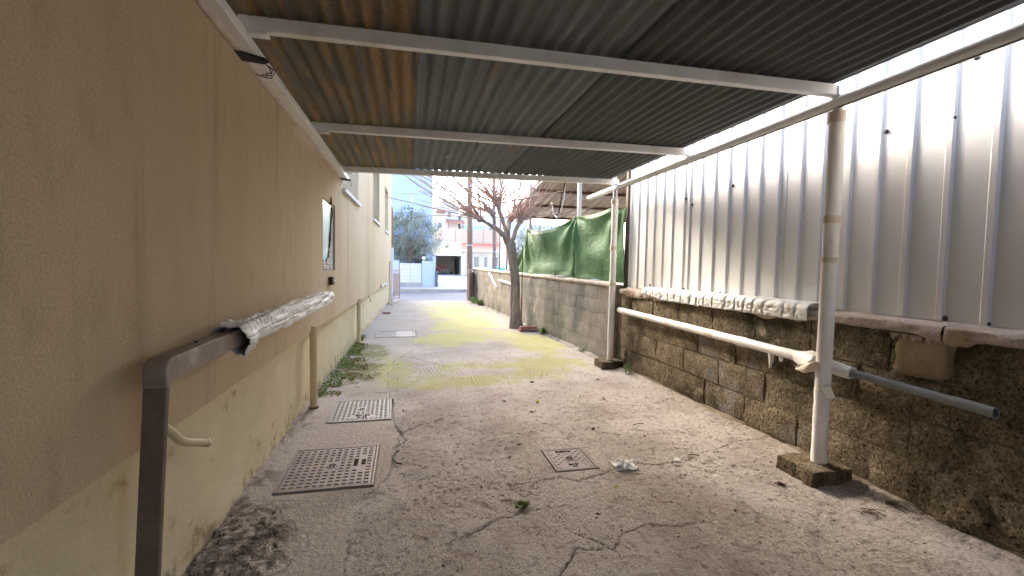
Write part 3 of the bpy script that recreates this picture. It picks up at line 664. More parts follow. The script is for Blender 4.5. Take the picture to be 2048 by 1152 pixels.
# ------------------------------------------------------------------ white metal shed
def shed():
    T = thing('metal_shed', 'tall shed clad in white ribbed metal sheets above the block wall', 'shed', (5, 3, 1.1))
    ribs = [5.895, 5.685, 5.474, 5.272, 5.069, 4.862, 4.63, 4.53, 4.324, 4.109, 3.897, 3.688, 3.491, 3.278, 3.059, 2.864, 2.645, 2.443, 2.24, 2.03, 1.813]
    y = 1.813
    while y > -2: y -= .2075; ribs.append(y)
    seams = [5.955, 4.47, 3.206, 1.954, .70, -.55, -1.8]
    for k in range(len(seams)-1):
        ya, yc = seams[k], seams[k+1]; off = -.0025*(k % 2)
        pr = [(3.05+off, ya)]
        for r in [q for q in ribs if yc < q < ya]:
            pr += [(3.05+off, r+.026), (3.036+off, r+.014), (3.036+off, r-.014), (3.05+off, r-.026)]
        pr += [(3.05+off, yc-.012)]
        zs = [1.125+.008*(ya-2)/4, 1.9, 2.7, 4.2]
        b = MB(); n = len(pr)
        for z in zs: b.v += [(x, y_, z) for x, y_ in pr]
        b.f += [(j*n+i, (j+1)*n+i, (j+1)*n+i+1, j*n+i+1) for j in range(len(zs)-1) for i in range(n-1)]
        o = b.build('cladding_sheet', m_clad, T, smooth=False); solidify(o, .002, 1)
    s0 = MB().sphere((0, 0, 0), .0145, 10, 6, (.7, 1, 1)).mesh('screw')
    s0.materials.append(m_irondark)
    for (y, z) in ((2.02, 2.30), (1.93, 2.60), (2.40, 2.33), (2.0, 1.145), (1.80, 1.138), (1.66, 2.57), (3.24, 1.165), (3.96, 1.172), (4.585, 1.178), (5.32, 1.19), (2.815, 1.155), (4.60, 2.20), (3.84, 2.22), (4.48, 2.12)):
        o = bpy.data.objects.new('screw', s0); COL.objects.link(o); o.parent = T; o.location = Vector((3.045, y, z))-ORI[T]; ORI[o] = Vector()
    MB().box(3.02, 3.09, 5.96, 6.02, 1.15, 4.1).build('corner_post', m_purlin, T)
    b = MB()
    b.add([(3.1, -2, 0), (8, -2, 0), (8, 5.95, 0), (3.1, 5.95, 0), (3.1, -2, 4.2), (8, -2, 4.2), (8, 5.95, 4.2), (3.1, 5.95, 4.2)], [(4, 5, 6, 7), (1, 2, 6, 5), (2, 3, 7, 6), (0, 1, 5, 4), (0, 4, 7, 3)])
    b.build('shed_body', m_clad, T, smooth=False)
shed()

# quilted white insulation blanket lying over the coping
def blanket():
    Y = np.arange(2.74, 5.16, .009); U = np.linspace(0, 1, 34); Yg, Ug = np.meshgrid(Y, U, indexing='ij')
    px = np.interp(Ug, [0, .42, .50, .58, 1], [3.035, 2.895, 2.862, 2.848, 2.845]); pz = np.interp(Ug, [0, .42, .50, .58, 1], [1.165, 1.160, 1.150, 1.125, 1.035])
    taper = sstep(5.16, 4.6, Yg)*.4+.6
    pz = 1.16-(1.16-pz)*taper
    ph = Yg/.135+fbm(Yg, Ug*.4, 2.5, 2, 140)*1.6
    fr = np.abs(ph-np.round(ph)); puff = .012-.016*np.exp(-(fr/.07)**2)*sstep(.75, .35, np.abs(Ug-.45))
    wr = (np.abs(fbm(Yg*2.0, Ug*.8, 9, 4, 141)-.5))*-.035*(.25+.75*sstep(.45, .7, Ug))
    nx = np.where(Ug > .5, -1, -.35); nz = np.where(Ug < .5, 1, .25)
    edge = sstep(0, .06, 1-Ug)
    Xg = px+nx*(puff+wr)*edge; Zg = pz+nz*(puff+wr)*sstep(0, .08, Ug)
    Zg += (fbm(Yg, Ug*0, 5, 3, 142)-.5)*.012*sstep(.7, 1, Ug)
    o = link('insulation_blanket', grid_mesh('insulation_blanket', Xg, Yg, Zg, flip=True), m_wrap); solidify(o, .006, -1)
    setp(o, 'long crinkled white insulation blanket draped over the wall coping', 'insulation')
blanket()

# ------------------------------------------------------------------ canopy (carport)
def wrapped_tube(name, p0, p1, r, seed, mat, parent, bands=(), steps=140, n=24):
    b = MB(); p0 = Vector(p0); p1 = Vector(p1)
    L_ = (p1-p0).length
    path = [p0+(p1-p0)*(i/steps) for i in range(steps+1)]
    rr = []
    for i in range(steps+1):
        s = i/steps*L_; k = 1+.035*(float(vn(s*3.1, seed*3.3, seed))-.5)
        for bs in bands: k += .05*math.exp(-((s-bs)/.018)**2)
        rr.append(r*k)
    def rf(i, a):
        s = i/steps*L_
        return 1+.10*(float(fbm(np.array(s*1.0), np.array(a*.25), 14, 3, seed+2))-.5)
    b.tube(path, rr, n, True, rf); return b.build(name, mat, parent, ang=60)
def canopy():
    T = thing('canopy', 'carport canopy of corrugated metal on white steel beams and rails', 'canopy', (1, 3, 0))
    pitch = .0925
    def yend(x): return 6.20-.09*(x+.85)
    sheets = [(-.865, .035, m_rust, 0), (-.01, 1.26, m_zinc_b, .006), (1.21, 2.695, m_zinc, 0)]
    for k, (xa, xb, mt, dz) in enumerate(sheets):
        n = int((xb-xa)/pitch*10); xs = np.linspace(xa, xb, n+1); tt = np.concatenate([np.linspace(0, 1, 40), [1]])[:40]
        Xg, Tg = np.meshgrid(xs, tt, indexing='ij')
        Yg = -3.5+Tg*(yend(Xg)+.03*(fbm(Xg, Xg*0, 9, 2, 150+k)-.5)+3.5)
        Zg = 2.635+dz+.0105*np.cos(2*math.pi*(Xg+.0)/pitch)+(fbm(Xg, Yg, 1.3, 3, 151+k)-.5)*.012
        if k == 2: Zg -= sstep(2.65, 2.70, Xg)*.012
        o = link('roof_sheet', grid_mesh('roof_sheet', Xg, Yg, Zg), mt, T); solidify(o, .0012, 0)
        o['label'] = ['rusty brown corrugated sheet beside the house wall', 'grey corrugated sheet in the middle of the roof', 'dark corrugated sheet along the right rail'][k]
    # cross beams resting on the rails
    for (yl, yr) in ((-3.4, -3.4), (-1.05, -1.07), (.75, .72), (2.58, 2.49), (4.32, 4.15), (6.13, 5.84)):
        MB().bar((-.845, yl, 2.594), (2.80, yr, 2.591), .052, .070).build('beam', m_white, T, bevel=.004)
        MB().bar((-.80, yl-.002, 2.545), (-.71, yl-.002, 2.545), .05, .010).build('angle_bracket', m_white, T)
    MB().box(-.872, -.806, -3.5, 6.47, 2.505, 2.557).build('wall_rail', m_white, T, bevel=.004)
    def xr(y): return 2.74+.0145*(y-2.5)
    b = MB(); b.tube([(xr(-3.5), -3.5, 2.517), (xr(2), 2, 2.517), (xr(6.88), 6.88, 2.518)], .0375, 20); b.build('outer_rail', m_white, T)
    b = MB(); b.bar((xr(-3.5)-.010, -3.5, 2.4795), (xr(5.8)-.010, 5.8, 2.4795), .010, .006); b.build('weld_bead', m_brown, T)
    # posts
    for k, (x, y, bands) in enumerate(((2.745, 2.49, (.30, .36, .78, 1.38, 1.62, 2.3)), (2.785, 5.885, (.4, .9, 1.1, 1.6, 2.05)))):
        p = wrapped_tube('post', (x-.006, y, .105), (x+.004, y, 2.40 if k == 0 else 2.36), .047 if k == 0 else .043, 7+k*5, m_wrap, T, bands)
        MB().tube([(x+.004, y, 2.34), (x+.004, y, 2.485)], .030, 14).build('pipe_core', m_white if k == 0 else m_steel, T)
        MB().box(x-.036, x+.040, y-.035, y+.035, 2.5551, 2.615).build('post_cap', m_white, T, bevel=.003)
        for (s, hh) in ((1.62, .05), (1.36, .035), (2.28, .07)) if k == 0 else ((1.55, .05), (1.05, .04), (2.2, .05)):
            MB().tube([(x-.002, y, .105+s+q*hh) for q in (0, .33, .66, 1)], [(.0495 if k == 0 else .0455)*1.06+random.uniform(0, .002) for _ in range(4)], 22).build('tape_band', m_tape, p)
    MB().tube([(2.80, 5.92, 2.40), (2.80, 5.94, 2.78)], .028, 12).build('steel_stub', m_steel, T)
    # foam bead between rail and wall
    for (ya, yc) in ((-3.4, 4.02), (4.75, 6.2)):
        ys = np.arange(ya, yc, .03)
        MB().tube([(-.888+.008*(float(vn(y*4, 1, 3))-.5), y, 2.515+.02*(float(vn(y*3, 2, 5))-.5)) for y in ys], [.027+.02*(float(vn(y*7, 3, 7))-.5) for y in ys], 10).build('foam_bead', m_foam, T)
    # black bracket plates with tangled wire
    for (y, s) in ((2.72, 1.0), (6.30, .8)):
        b = MB(); pl = [(-.90, y-.05), (-.775, y+.02), (-.765, y+.06), (-.80, y+.085), (-.90, y+.06)]; z = 2.492; n = len(pl)
        b.add([(x, yy, z+random.uniform(-.006, .004)) for x, yy in pl]+[(x, yy, z+.011) for x, yy in pl], [tuple(range(n-1, -1, -1)), tuple(range(n, 2*n))]+[(i, (i+1) % n, n+(i+1) % n, n+i) for i in range(n)])
        br = b.build('wall_bracket', m_black, T, smooth=False)
        for q in range(3 if s == 1 else 1):
            a = random.uniform(0, 1)
            MB().tube([(-.79, y+.05, 2.487), (-.765+.01*q, y+.07+.02*q, 2.47), (-.755, y+.06, 2.44-.015*q), (-.775, y+.04, 2.425-.01*q), (-.76-.03*q, y+.02, 2.41)], .0028, 5).build('tie_wire', m_black, br)
    MB().tube([(.60, 4.27, 2.63), (.604, 4.27, 2.57), (.598, 4.268, 2.50)], .004, 5).build('hanging_wire', m_black, T)
    return T
canopy()
# footing blocks under the posts
for (x, y, lab) in ((2.72, 2.50, 'rough concrete footing block under the near canopy post'), (2.765, 5.89, 'mossy concrete footing block under the far canopy post')):
    n = 9
    vs = []; b = MB()
    X = np.linspace(-.16, .15, 13); Yv = np.linspace(-.14, .15, 13)
    Xg, Yg = np.meshgrid(X, Yv, indexing='ij'); Zg = .10+(fbm(Xg+x, Yg+y, 12, 3, 160)-.5)*.014
    b2 = MB(); k = 13
    top = [(x+Xg[i, j]+random.uniform(-.004, .004)*(i in (0, 12)), y+Yg[i, j]+random.uniform(-.004, .004)*(j in (0, 12)), Zg[i, j]) for i in range(k) for j in range(k)]
    fs = [(i*k+j, (i+1)*k+j, (i+1)*k+j+1, i*k+j+1) for i in range(k-1) for j in range(k-1)]
    bd = [i*k for i in range(k)]+[(k-1)*k+j for j in range(1, k)]+[i*k+k-1 for i in range(k-2, -1, -1)]+[j for j in range(k-2, 0, -1)]
    nb = len(bd); vs = list(top)
    for lv in (.066, .033, -.02):
        for q in bd: v = top[q]; vs.append((x+(v[0]-x)*1.02+random.uniform(-.008, .008), y+(v[1]-y)*1.02+random.uniform(-.008, .008), lv))
    rings = [bd]+[[k*k+r*nb+q for q in range(nb)] for r in range(3)]
    for ra, rb in zip(rings[:-1], rings[1:]):
        fs += [(ra[q], rb[q], rb[(q+1) % nb], ra[(q+1) % nb]) for q in range(nb)]
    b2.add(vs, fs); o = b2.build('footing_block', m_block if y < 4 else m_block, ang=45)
    setp(o, lab, 'concrete block', 'footing blocks under canopy posts')

# white wrapped barrier pipe and grey pipe along the wall
def barrier():
    T = thing('barrier_pipe', 'white wrapped pipe fixed along the block wall between the two posts', 'pipe', (2.84, 4, .78))
    wrapped_tube('pipe', (2.845, 5.78, .825), (2.822, 2.76, .772), .038, 31, m_wrap, T, (.35, .9, 1.15, 1.6, 2.1, 2.45), 180, 20)
    for s in (.05, .28, .42, .53, .66, .80):
        p = Vector((2.845, 5.78, .825)).lerp(Vector((2.822, 2.76, .772)), s)
        MB().tube([p+Vector((0, .06, .001)), p+Vector((0, .02, 0)), p-Vector((0, .03, 0)), p-Vector((0, .06, .001))], [.0395, .0425, .0415, .039], 18).build('tape_band', m_tape if s in (.28, .42, .66) else m_wrap, T)
    b = MB(); b.tube([(2.82, 3.03, .75), (2.815, 3.02, .69), (2.812, 3.03, .63)], [.022, .018, .006], 8); b.build('hanging_tape', m_wrap, T)
    b = MB(); b.tube([(2.82, 2.93, .74), (2.815, 2.925, .70)], [.016, .010], 8); b.build('hanging_tape', m_wrap, T)
    MB().tube([(2.845, 5.775, .825), (2.846, 5.80, .826)], .045, 14).build('end_cap', m_irondark, T)
    # wrapped joint round the post
    rs = np.linspace(0, 1, 12)
    b = MB(); b.tube([(2.822, 2.79, .772), (2.80, 2.70, .768), (2.775, 2.62, .775), (2.755, 2.55, .775)], [.040, .050, .062, .058], 16, True, lambda i, a: 1+.16*math.sin(a*3+i)+.06*math.sin(a*7+i*2)); b.build('joint_wrap', m_wrap, T)
    # loose tan flap of tape
    Ug, Vg = np.meshgrid(np.linspace(0, 1, 16), np.linspace(-1, 1, 9), indexing='ij')
    hw = .036*(1-.25*Ug)*np.sqrt(np.clip(1-((Ug-.55)/.47).clip(0, 1)**2.5, .02, 1))
    Xg = 2.70-.010*np.sin(Ug*5)+.010*np.cos(Vg*2.4+Ug*6)*(1-Ug*.6); Yg = 2.47+Ug*.20; Zg = .765-.055*Ug+Vg*hw+.006*np.sin(Ug*9)
    o = link('loose_tape', grid_mesh('loose_tape', Xg-.015, Yg, Zg), m_tape, T); solidify(o, .003)
    T2 = thing('grey_pipe', 'grey plastic pipe sticking out past the near post along the wall', 'pipe', (2.83, 2, .72))
    MB().tube([(2.80, 2.62, .755), (2.835, 2.2, .738), (2.845, 1.78, .722)], .026, 18).build('pipe', m_greypipe, T2)
    # open end: socket ring with dark bore
    b = MB(); n = 20; rings = [(1.80, .0285), (1.625, .0285), (1.625, .0225), (1.70, .0225)]; vs = []
    for (y, r) in rings: vs += [(2.8455+r*math.cos(2*math.pi*i/n), y, .7155+(y-1.62)*.038+r*math.sin(2*math.pi*i/n)) for i in range(n)]
    b.add(vs, [(k*n+i, k*n+(i+1) % n, (k+1)*n+(i+1) % n, (k+1)*n+i) for k in range(3) for i in range(n)]); b.build('socket', m_greypipe, T2)
    MB().tube([(2.8455, 1.70, .7185), (2.8455, 1.69, .7182)], .0224, 16).build('bore', m_black, T2)
    b = MB(); b.tube([(2.775, 2.50, .768), (2.80, 2.44, .757), (2.818, 2.385, .747), (2.822, 2.36, .744)], [.040, .040, .041, .047], 18, True, lambda i, a: 1+.12*math.sin(a*2+i)+.05*math.sin(a*5)); b.build('wrap_sleeve', m_wrap, T2)
    Ug, Vg = np.meshgrid(np.linspace(0, 1, 8), np.linspace(-1, 1, 5), indexing='ij')
    o = link('loose_tape', grid_mesh('loose_tape', 2.712+.015*Ug+Vg*.012, 2.44-.03*Ug-.02*Vg, .64-.075*Ug+Vg*.016*(1-Ug*.7)), m_wrap, T); solidify(o, .003)
barrier()

# ------------------------------------------------------------------ manhole covers
def text_mesh(txt, size, depth):
    c = bpy.data.curves.new('lettering', 'FONT'); c.body = txt; c.size = size; c.extrude = depth; c.align_x = 'CENTER'; c.align_y = 'CENTER'
    o = bpy.data.objects.new('tmp', c); COL.objects.link(o)
    dg = bpy.context.evaluated_depsgraph_get(); me = bpy.data.meshes.new_from_object(o.evaluated_get(dg)); me.name = 'lettering'
    bpy.data.objects.remove(o); return me
def cover(cx, cy, w, l, rot, z, lab, mat, nx, ny, lines, style='big'):
    T = thing('manhole_cover', lab, 'manhole cover', (cx, cy, z), 'manhole covers in the concrete'); T.rotation_euler = (0, 0, rot)
    def bd(b, name, mt, parent=T, bevel=0):
        o = link(name, b.mesh(name), mt, None, bevel); o.parent = parent; return o
    b = MB(); f = .016
    for (x0, x1, y0, y1) in ((-w/2, w/2, -l/2, -l/2+f), (-w/2, w/2, l/2-f, l/2), (-w/2, -w/2+f, -l/2+f, l/2-f), (w/2-f, w/2, -l/2+f, l/2-f)):
        b.box(x0, x1, y0, y1, -.03, .006)
    bd(b, 'frame', mat, bevel=.002)
    g = .005; b = MB(); b.box(-w/2+f+g, w/2-f-g, -l/2+f+g, l/2-f-g, -.03, .004); plate = bd(b, 'plate', mat, bevel=.003)
    b = MB(); b.box(-w/2+f, w/2-f, -l/2+f, l/2-f, -.031, -.024); bd(b, 'gap_floor', m_irondark)
    s = MB(); sx = (w-.06)/nx; sy_ = (l-.06)/ny
    for i in range(nx):
        for j in range(ny):
            x = -w/2+.03+(i+.5)*sx; y = -l/2+.03+(j+.5)*sy_
            if math.hypot(x, y) < (.055 if style == 'big' else .045): continue
            if any(abs(x-t[1]) < t[3] and abs(y-t[2]) < t[4] for t in lines): continue
            q = (.30 if style == 'big' else .34)*min(sx, sy_)*1.15; qx = q if style == 'big' else q*1.1
            if (i+j) % 2 and style != 'big': continue
            h = .0105 if style == 'big' else .008; e = .003
            s.hexa([(x-qx, y-q*.82, .003), (x+qx, y-q*.82, .003), (x+qx, y+q*.82, .003), (x-qx, y+q*.82, .003), (x-qx+e, y-q*.82+e, h), (x+qx-e, y-q*.82+e, h), (x+qx-e, y+q*.82-e, h), (x-qx+e, y+q*.82-e, h)])
    o = bd(s, 'tread_studs', mat, plate); o['kind'] = 'stuff'
    b = MB(); n = 20
    vs = []; 
    for (r, zz) in ((.040, .004), (.036, .010), (.026, .010), (.022, -.004), (.0, -.004)): vs += [(r*math.cos(2*math.pi*i/n), r*math.sin(2*math.pi*i/n), zz) for i in range(n)]
    b.add(vs, [(k*n+i, k*n+(i+1) % n, (k+1)*n+(i+1) % n, (k+1)*n+i) for k in range(4) for i in range(n)]); ring = bd(b, 'lifting_ring', mat, plate)
    b = MB(); b.box(-.018, -.004, -.010, .010, .0, .0105); b.box(.004, .018, -.010, .010, .0, .0105); bd(b, 'key_slot', m_irondark, ring)
    for (txt, x, y, hx, hy, sz, r) in lines:
        me = text_mesh(txt, sz, .0025); me.materials.append(m_irondark)
        o = bpy.data.objects.new('lettering', me); COL.objects.link(o); o.parent = plate; o.location = (x, y, .0065); o.rotation_euler = (0, 0, r); ORI[o] = Vector()
    return T
cover(-.508, 3.22, .585, .645, .01, .008, 'large rusty studded manhole cover nearest the foil-wrapped handrail', m_iron, 12, 13,
      [('EN124', .155, .03, .018, .10, .040, math.pi/2), ('B125', .205, .03, .026, .13, .040, math.pi/2)])
cover(-.436, 4.445, .545, .645, .03, .009, 'pale studded manhole cover beside the first cream downpipe', m_ironpale, 12, 13,
      [('EN124', .02, -.185, .12, .03, .045, 0), ('B125', .02, -.235, .15, .03, .04, 0)])
cover(1.145, 3.05, .312, .36, 0.0, .006, 'small square inspection cover set in the middle of the concrete', m_iron, 9, 11,
      [('SIGMA', -.01, .12, .085, .038, .040, 0), ('EN124', -.005, -.10, .085, .020, .026, 0), ('A15', -.005, -.13, .085, .022, .022, 0)], 'small')
T = thing('drain_grate', 'pale slotted drain grate and cover by the second downpipe', 'drain', (-.27, 9.28, 0))
b = MB(); b.box(-.64, .11, 8.88, 8.91, -.02, .008); b.box(-.64, .11, 9.66, 9.69, -.02, .008); b.box(-.64, -.61, 8.91, 9.66, -.02, .008); b.box(.08, .11, 8.91, 9.66, -.02, .008); b.box(-.30, -.27, 8.91, 9.66, -.02, .008); b.build('frame', m_grate, T)
MB().box(-.26, .07, 8.92, 9.65, -.02, .007).build('plate', m_grate, T)
for i in range(7): MB().box(-.60+i*.043, -.60+i*.043+.024, 8.915, 9.655, -.02, .007).build('bar', m_grate, T)

# ------------------------------------------------------------------ tree
def tree():
    T = thing('pollarded_tree', 'bare pollarded tree with brown shoots growing beside the block wall', 'tree', (2.37, 9.95, 0))
    b = MB()
    tr = [(2.38, 9.95, -.05), (2.37, 9.95, .04), (2.36, 9.96, .25), (2.345, 9.97, .6), (2.335, 9.98, 1.0), (2.30, 10, 1.35), (2.25, 10, 1.65), (2.21, 10, 1.87), (2.19, 10, 1.98)]
    b.tube(tr, [.19, .155, .125, .112, .108, .104, .106, .118, .10], 18, True, lambda i, a: 1+.07*math.sin(a*3+i*.7)+.05*math.sin(a*5-i*1.3)+(.18*max(0, math.sin(a*2.5+.5)) if i < 2 else 0))
    b.build('trunk', m_bark, T, ang=70)
    limbs = [[(2.19, 10, 1.86), (2.07, 9.98, 2.08), (1.93, 9.96, 2.20), (1.78, 9.94, 2.28), (1.62, 9.92, 2.36), (1.50, 9.9, 2.44)],
             [(2.17, 10, 1.92), (2.13, 10.02, 2.15), (2.05, 10.03, 2.38), (1.96, 10.04, 2.60), (1.90, 10.05, 2.80)],
             [(2.23, 10, 1.92), (2.30, 10.02, 2.12), (2.38, 10.05, 2.32), (2.44, 10.07, 2.44)],
             [(1.80, 9.94, 2.27), (1.83, 9.93, 2.36), (1.80, 9.92, 2.48), (1.76, 9.9, 2.56)],
             [(2.2, 10.05, 1.9), (2.22, 10.3, 2.2), (2.30, 10.45, 2.5)]]
    rad = [[.08, .068, .052, .040, .032, .045], [.066, .052, .045, .042, .055], [.058, .045, .042, .06], [.028, .03, .032, .05], [.045, .035, .045]]
    ends = []
    for l, r in zip(limbs, rad):
        lb = MB(); P = []; R_ = []
        for q in range((len(l)-1)*4+1):
            t = q/4; i = min(int(t), len(l)-2); f = t-i
            P.append(Vector(l[i]).lerp(Vector(l[i+1]), f)); R_.append(r[i]+(r[i+1]-r[i])*f)
        lb.tube(P, R_, 12, True, lambda i, a: 1+.12*math.sin(a*3+i*1.1)+.10*math.sin(a*4-i*.8+2)); limb = lb.build('limb', m_bark, T, ang=70)
        e = Vector(l[-1]); kn = MB()
        for _ in range(5): kn.sphere(e+Vector((random.uniform(-.05, .05), random.uniform(-.05, .05), random.uniform(-.05, .04))), random.uniform(.035, .06), 8, 6)
        kn.build('knob', m_bark, limb, ang=70)
        ends.append((e, limb))
    def shoot(mb, p, d, L_, r0, droop):
        P = [p.copy()]; v = d.normalized(); n = 9
        w = Vector((random.uniform(-1, 1), random.uniform(-1, 1), random.uniform(-1, 1)))*.05
        for i in range(n):
            v = (v+w+Vector((0, 0, droop))+Vector((random.uniform(-1, 1), random.uniform(-1, 1), random.uniform(-1, 1)))*.045).normalized(); P.append(P[-1]+v*L_/n)
        mb.tube(P, [r0*(1-.6*i/n) for i in range(n+1)], 5)
    cfg = [(0, 30, (-.85, -.15, .55), .9), (1, 46, (-.2, -.2, 1.0), 1.0), (2, 52, (.25, -.05, 1.0), .85), (3, 26, (-.6, -.2, .6), .8), (4, 26, (.5, .2, .7), .9)]
    for (k, cnt, bias, spread) in cfg:
        mb = MB(); e, limb = ends[k]
        for _ in range(cnt):
            d = Vector(bias)*random.uniform(.7, 1.2)+Vector((random.uniform(-1, 1), random.uniform(-1, 1), random.uniform(-.5, .7)))*spread
            L_ = random.uniform(.6, 1.9); shoot(mb, e+Vector((random.uniform(-.05, .05), random.uniform(-.05, .05), random.uniform(-.04, .05))), d, L_, random.uniform(.008, .013), random.uniform(-.01, .04))
        o = mb.build('shoots', m_twig, limb, ang=80)
    # long arching whips seen left and right
    mb = MB()
    for (e, d, L_) in ((ends[0][0], (-1.0, -.3, .28), 2.3), (ends[0][0], (-.9, -.2, .5), 2.4), (ends[3][0], (-1, -.3, .40), 2.4), (ends[3][0], (-.9, -.1, .75), 2.2), (ends[1][0], (-1, -.2, .3), 2.2), (ends[1][0], (-.8, -.3, .9), 2.0),
                       (ends[2][0], (1, -.5, .35), 2.1), (ends[2][0], (1, -.7, .15), 2.2), (ends[2][0], (.9, -.2, .6), 1.9), (ends[1][0], (1, -.4, .22), 2.6), (ends[1][0], (.8, -.6, .5), 2.0), (ends[0][0], (-1, -.5, .1), 1.4), (ends[0][0], (-1, -.1, .62), 2.6), (ends[3][0], (-1, -.35, .55), 2.7), (ends[1][0], (-1, -.25, .55), 2.6), (ends[0][0], (-1, -.2, .15), 2.2), (ends[1][0], (-.6, -.2, 1.0), 2.0), (ends[1][0], (-.35, -.2, 1.0), 1.8)):
        shoot(mb, e, Vector(d), L_, .018, random.uniform(.02, .05))
    mb.build('long_shoots', m_twig, T, ang=80)
tree()
T = thing('plant_stake', 'thin dark metal stake standing against the trunk', 'stake', (2.60, 10.4, 0))
MB().tube([(2.60, 10.4, -.02), (2.60, 10.4, 1.9)], .011, 8).build('rod', m_irondark, T)
MB().tube([(2.60, 10.4, 0), (2.60, 10.4, .75)], .016, 8).build('sleeve', m_purlin, T)
o = MB().tube([(2.66, 13.5, -.02), (2.66, 13.5, 4.4)], .032, 12).build('steel_pole', m_steel); setp(o, 'thin grey steel pole standing against the far block wall', 'pole')
T = thing('wall_pipe', 'short bent white plastic pipe on the far wall left of the tree', 'pipe', (2.6, 14, .9))
MB().tube([(2.52, 14.5, 1.16), (2.545, 14.25, 1.06), (2.57, 13.9, .89), (2.595, 13.55, .75)], .036, 12).build('pipe', m_wrap, T)
o = MB().tube([(2.60, 13.2, .98), (2.63, 12.4, .95), (2.655, 11.7, .92)], .034, 12).build('wall_pipe', m_wrap); setp(o, 'straight white pipe on the far wall behind the tree trunk', 'pipe')

# ------------------------------------------------------------------ red pavers and loose bricks
pv = MB().box(-.10, .10, -.05, .05, 0, .055).mesh('paver', False); pv.materials.append(m_brick)
for (x, y, z, r, lab) in ((2.40, 9.37, .003, .1, 'red paver at the left front of the pile by the tree'), (2.62, 9.33, .003, .05, 'red paver at the right front of the pile by the tree'), (2.43, 9.50, .003, .08, 'red paver at the left back of the pile by the tree'), (2.63, 9.47, .003, .12, 'red paver in the middle back of the pile by the tree'), (2.66, 9.58, .003, .1, 'red paver at the far back of the pile by the tree'), (2.42, 9.38, .059, .09, 'red paver lying on top left of the pile by the tree'), (2.60, 9.40, .059, .02, 'red paver lying on top right of the pile by the tree')):
    o = bpy.data.objects.new('red_paver', pv); COL.objects.link(o); o.location = (x, y, z); o.rotation_euler = (0, 0, r); setp(o, lab, 'brick', 'red pavers piled by the tree')
    md = o.modifiers.new('bevel', 'BEVEL'); md.width = .005; md.segments = 2
o = MB().box(-.10, .10, -.05, .05, 0, .06).build('loose_brick', m_brick, bevel=.008); o.location = (-.62, 13.0, .005); o.rotation_euler = (0, 0, .15); setp(o, 'single weathered brick lying by the far plinth', 'brick')

# ------------------------------------------------------------------ weeds, moss
def leaf_mesh(mb, p, d, L_, w, bend=.3):
    d = Vector(d).normalized(); sd = d.cross(Vector((0, 0, 1)));
    sd = sd.normalized() if sd.length > .01 else Vector((1, 0, 0)); up = sd.cross(d)
    a = Vector(p); q = a+d*L_*.5+up*L_*.08; e = a+d*L_-Vector((0, 0, L_*bend))
    mb.add([a, q-sd*w/2, q+sd*w/2, e], [(0, 1, 3, 2)])
def weed(x, y, n, sz, lab, tall=1.0, mat=None, z0=0.):
    T = thing('weed', lab, 'weed', (x, y, 0), 'weeds along the walls'); st = MB(); lf = MB()
    for k in range(n):
        a = random.uniform(0, 2*math.pi); h = sz*random.uniform(.4, 1.1)*tall; p = Vector((x+random.gauss(0, sz*.25), y+random.gauss(0, sz*.25), -.005)); e = p+Vector((math.cos(a)*sz*.35, math.sin(a)*sz*.35, h))
        st.tube([p, p.lerp(e, .5)+Vector((0, 0, .02*sz)), e], .0025, 4)
        for j in range(6):
            t = random.uniform(.3, 1); b_ = random.uniform(0, 2*math.pi)
            leaf_mesh(lf, p.lerp(e, t), (math.cos(b_), math.sin(b_), random.uniform(-.1, .7)), sz*random.uniform(.2, .42), sz*random.uniform(.10, .2))
    st.build('stem', m_moss, T); lf.build('leaves', mat or m_leaf, T, smooth=False); T.location.z += z0
weed(2.72, 9.0, 26, .17, 'bright green weed clump to the right of the paver pile')
weed(2.60, 9.72, 12, .13, 'small green weed behind the paver pile')
weed(2.35, 16.7, 36, .24, 'green weed clump at the foot of the brown street gate')
weed(2.42, 15.7, 34, .26, 'dark green weed clump between the gate and the steel pole', mat=m_moss)
weed(2.82, 5.42, 9, .12, 'pale green seedling beside the far footing block', 1.3)
weed(2.79, 7.0, 8, .07, 'tiny dark weed at the wall base past the far post', mat=m_moss)
weed(-.66, 16.3, 14, .12, 'small weed tuft under the far downpipe', mat=m_moss)
def ground_cover():
    mb = MB(); mb2 = MB()
    for k in range(5200):
        y = random.uniform(4.95, 8.9); cx = XL(y)-.05; w = .30*(1-abs(y-6.0)/3.2)*(.5+float(vn(y*3, 2, 3)))
        if w <= .02: continue
        x = cx+abs(random.gauss(0, w*.75))
        if float(fbm(np.array(x), np.array(y), 6, 3, 170)) < .42: continue
        a = random.uniform(0, 6.28); s = random.uniform(.008, .026)
        leaf_mesh(mb if random.random() < .62 and x < cx+w*.8 else mb2, (x, y, random.uniform(.004, .045)*(1.2 if x < cx+.1 else .4)), (math.cos(a), math.sin(a), random.uniform(-.1, .8)), s*1.6, s)
    o = mb.build('moss_cover', m_leaf, smooth=False); setp(o, 'bright green moss and small weeds along the plinth', 'moss', kind='stuff')
    o = mb2.build('moss_cover', flat('brown_moss', (.20, .16, .03), .8, var=.3, scale=30), smooth=False); setp(o, 'brownish moss at the edge of the green strip by the plinth', 'moss', kind='stuff')
ground_cover()
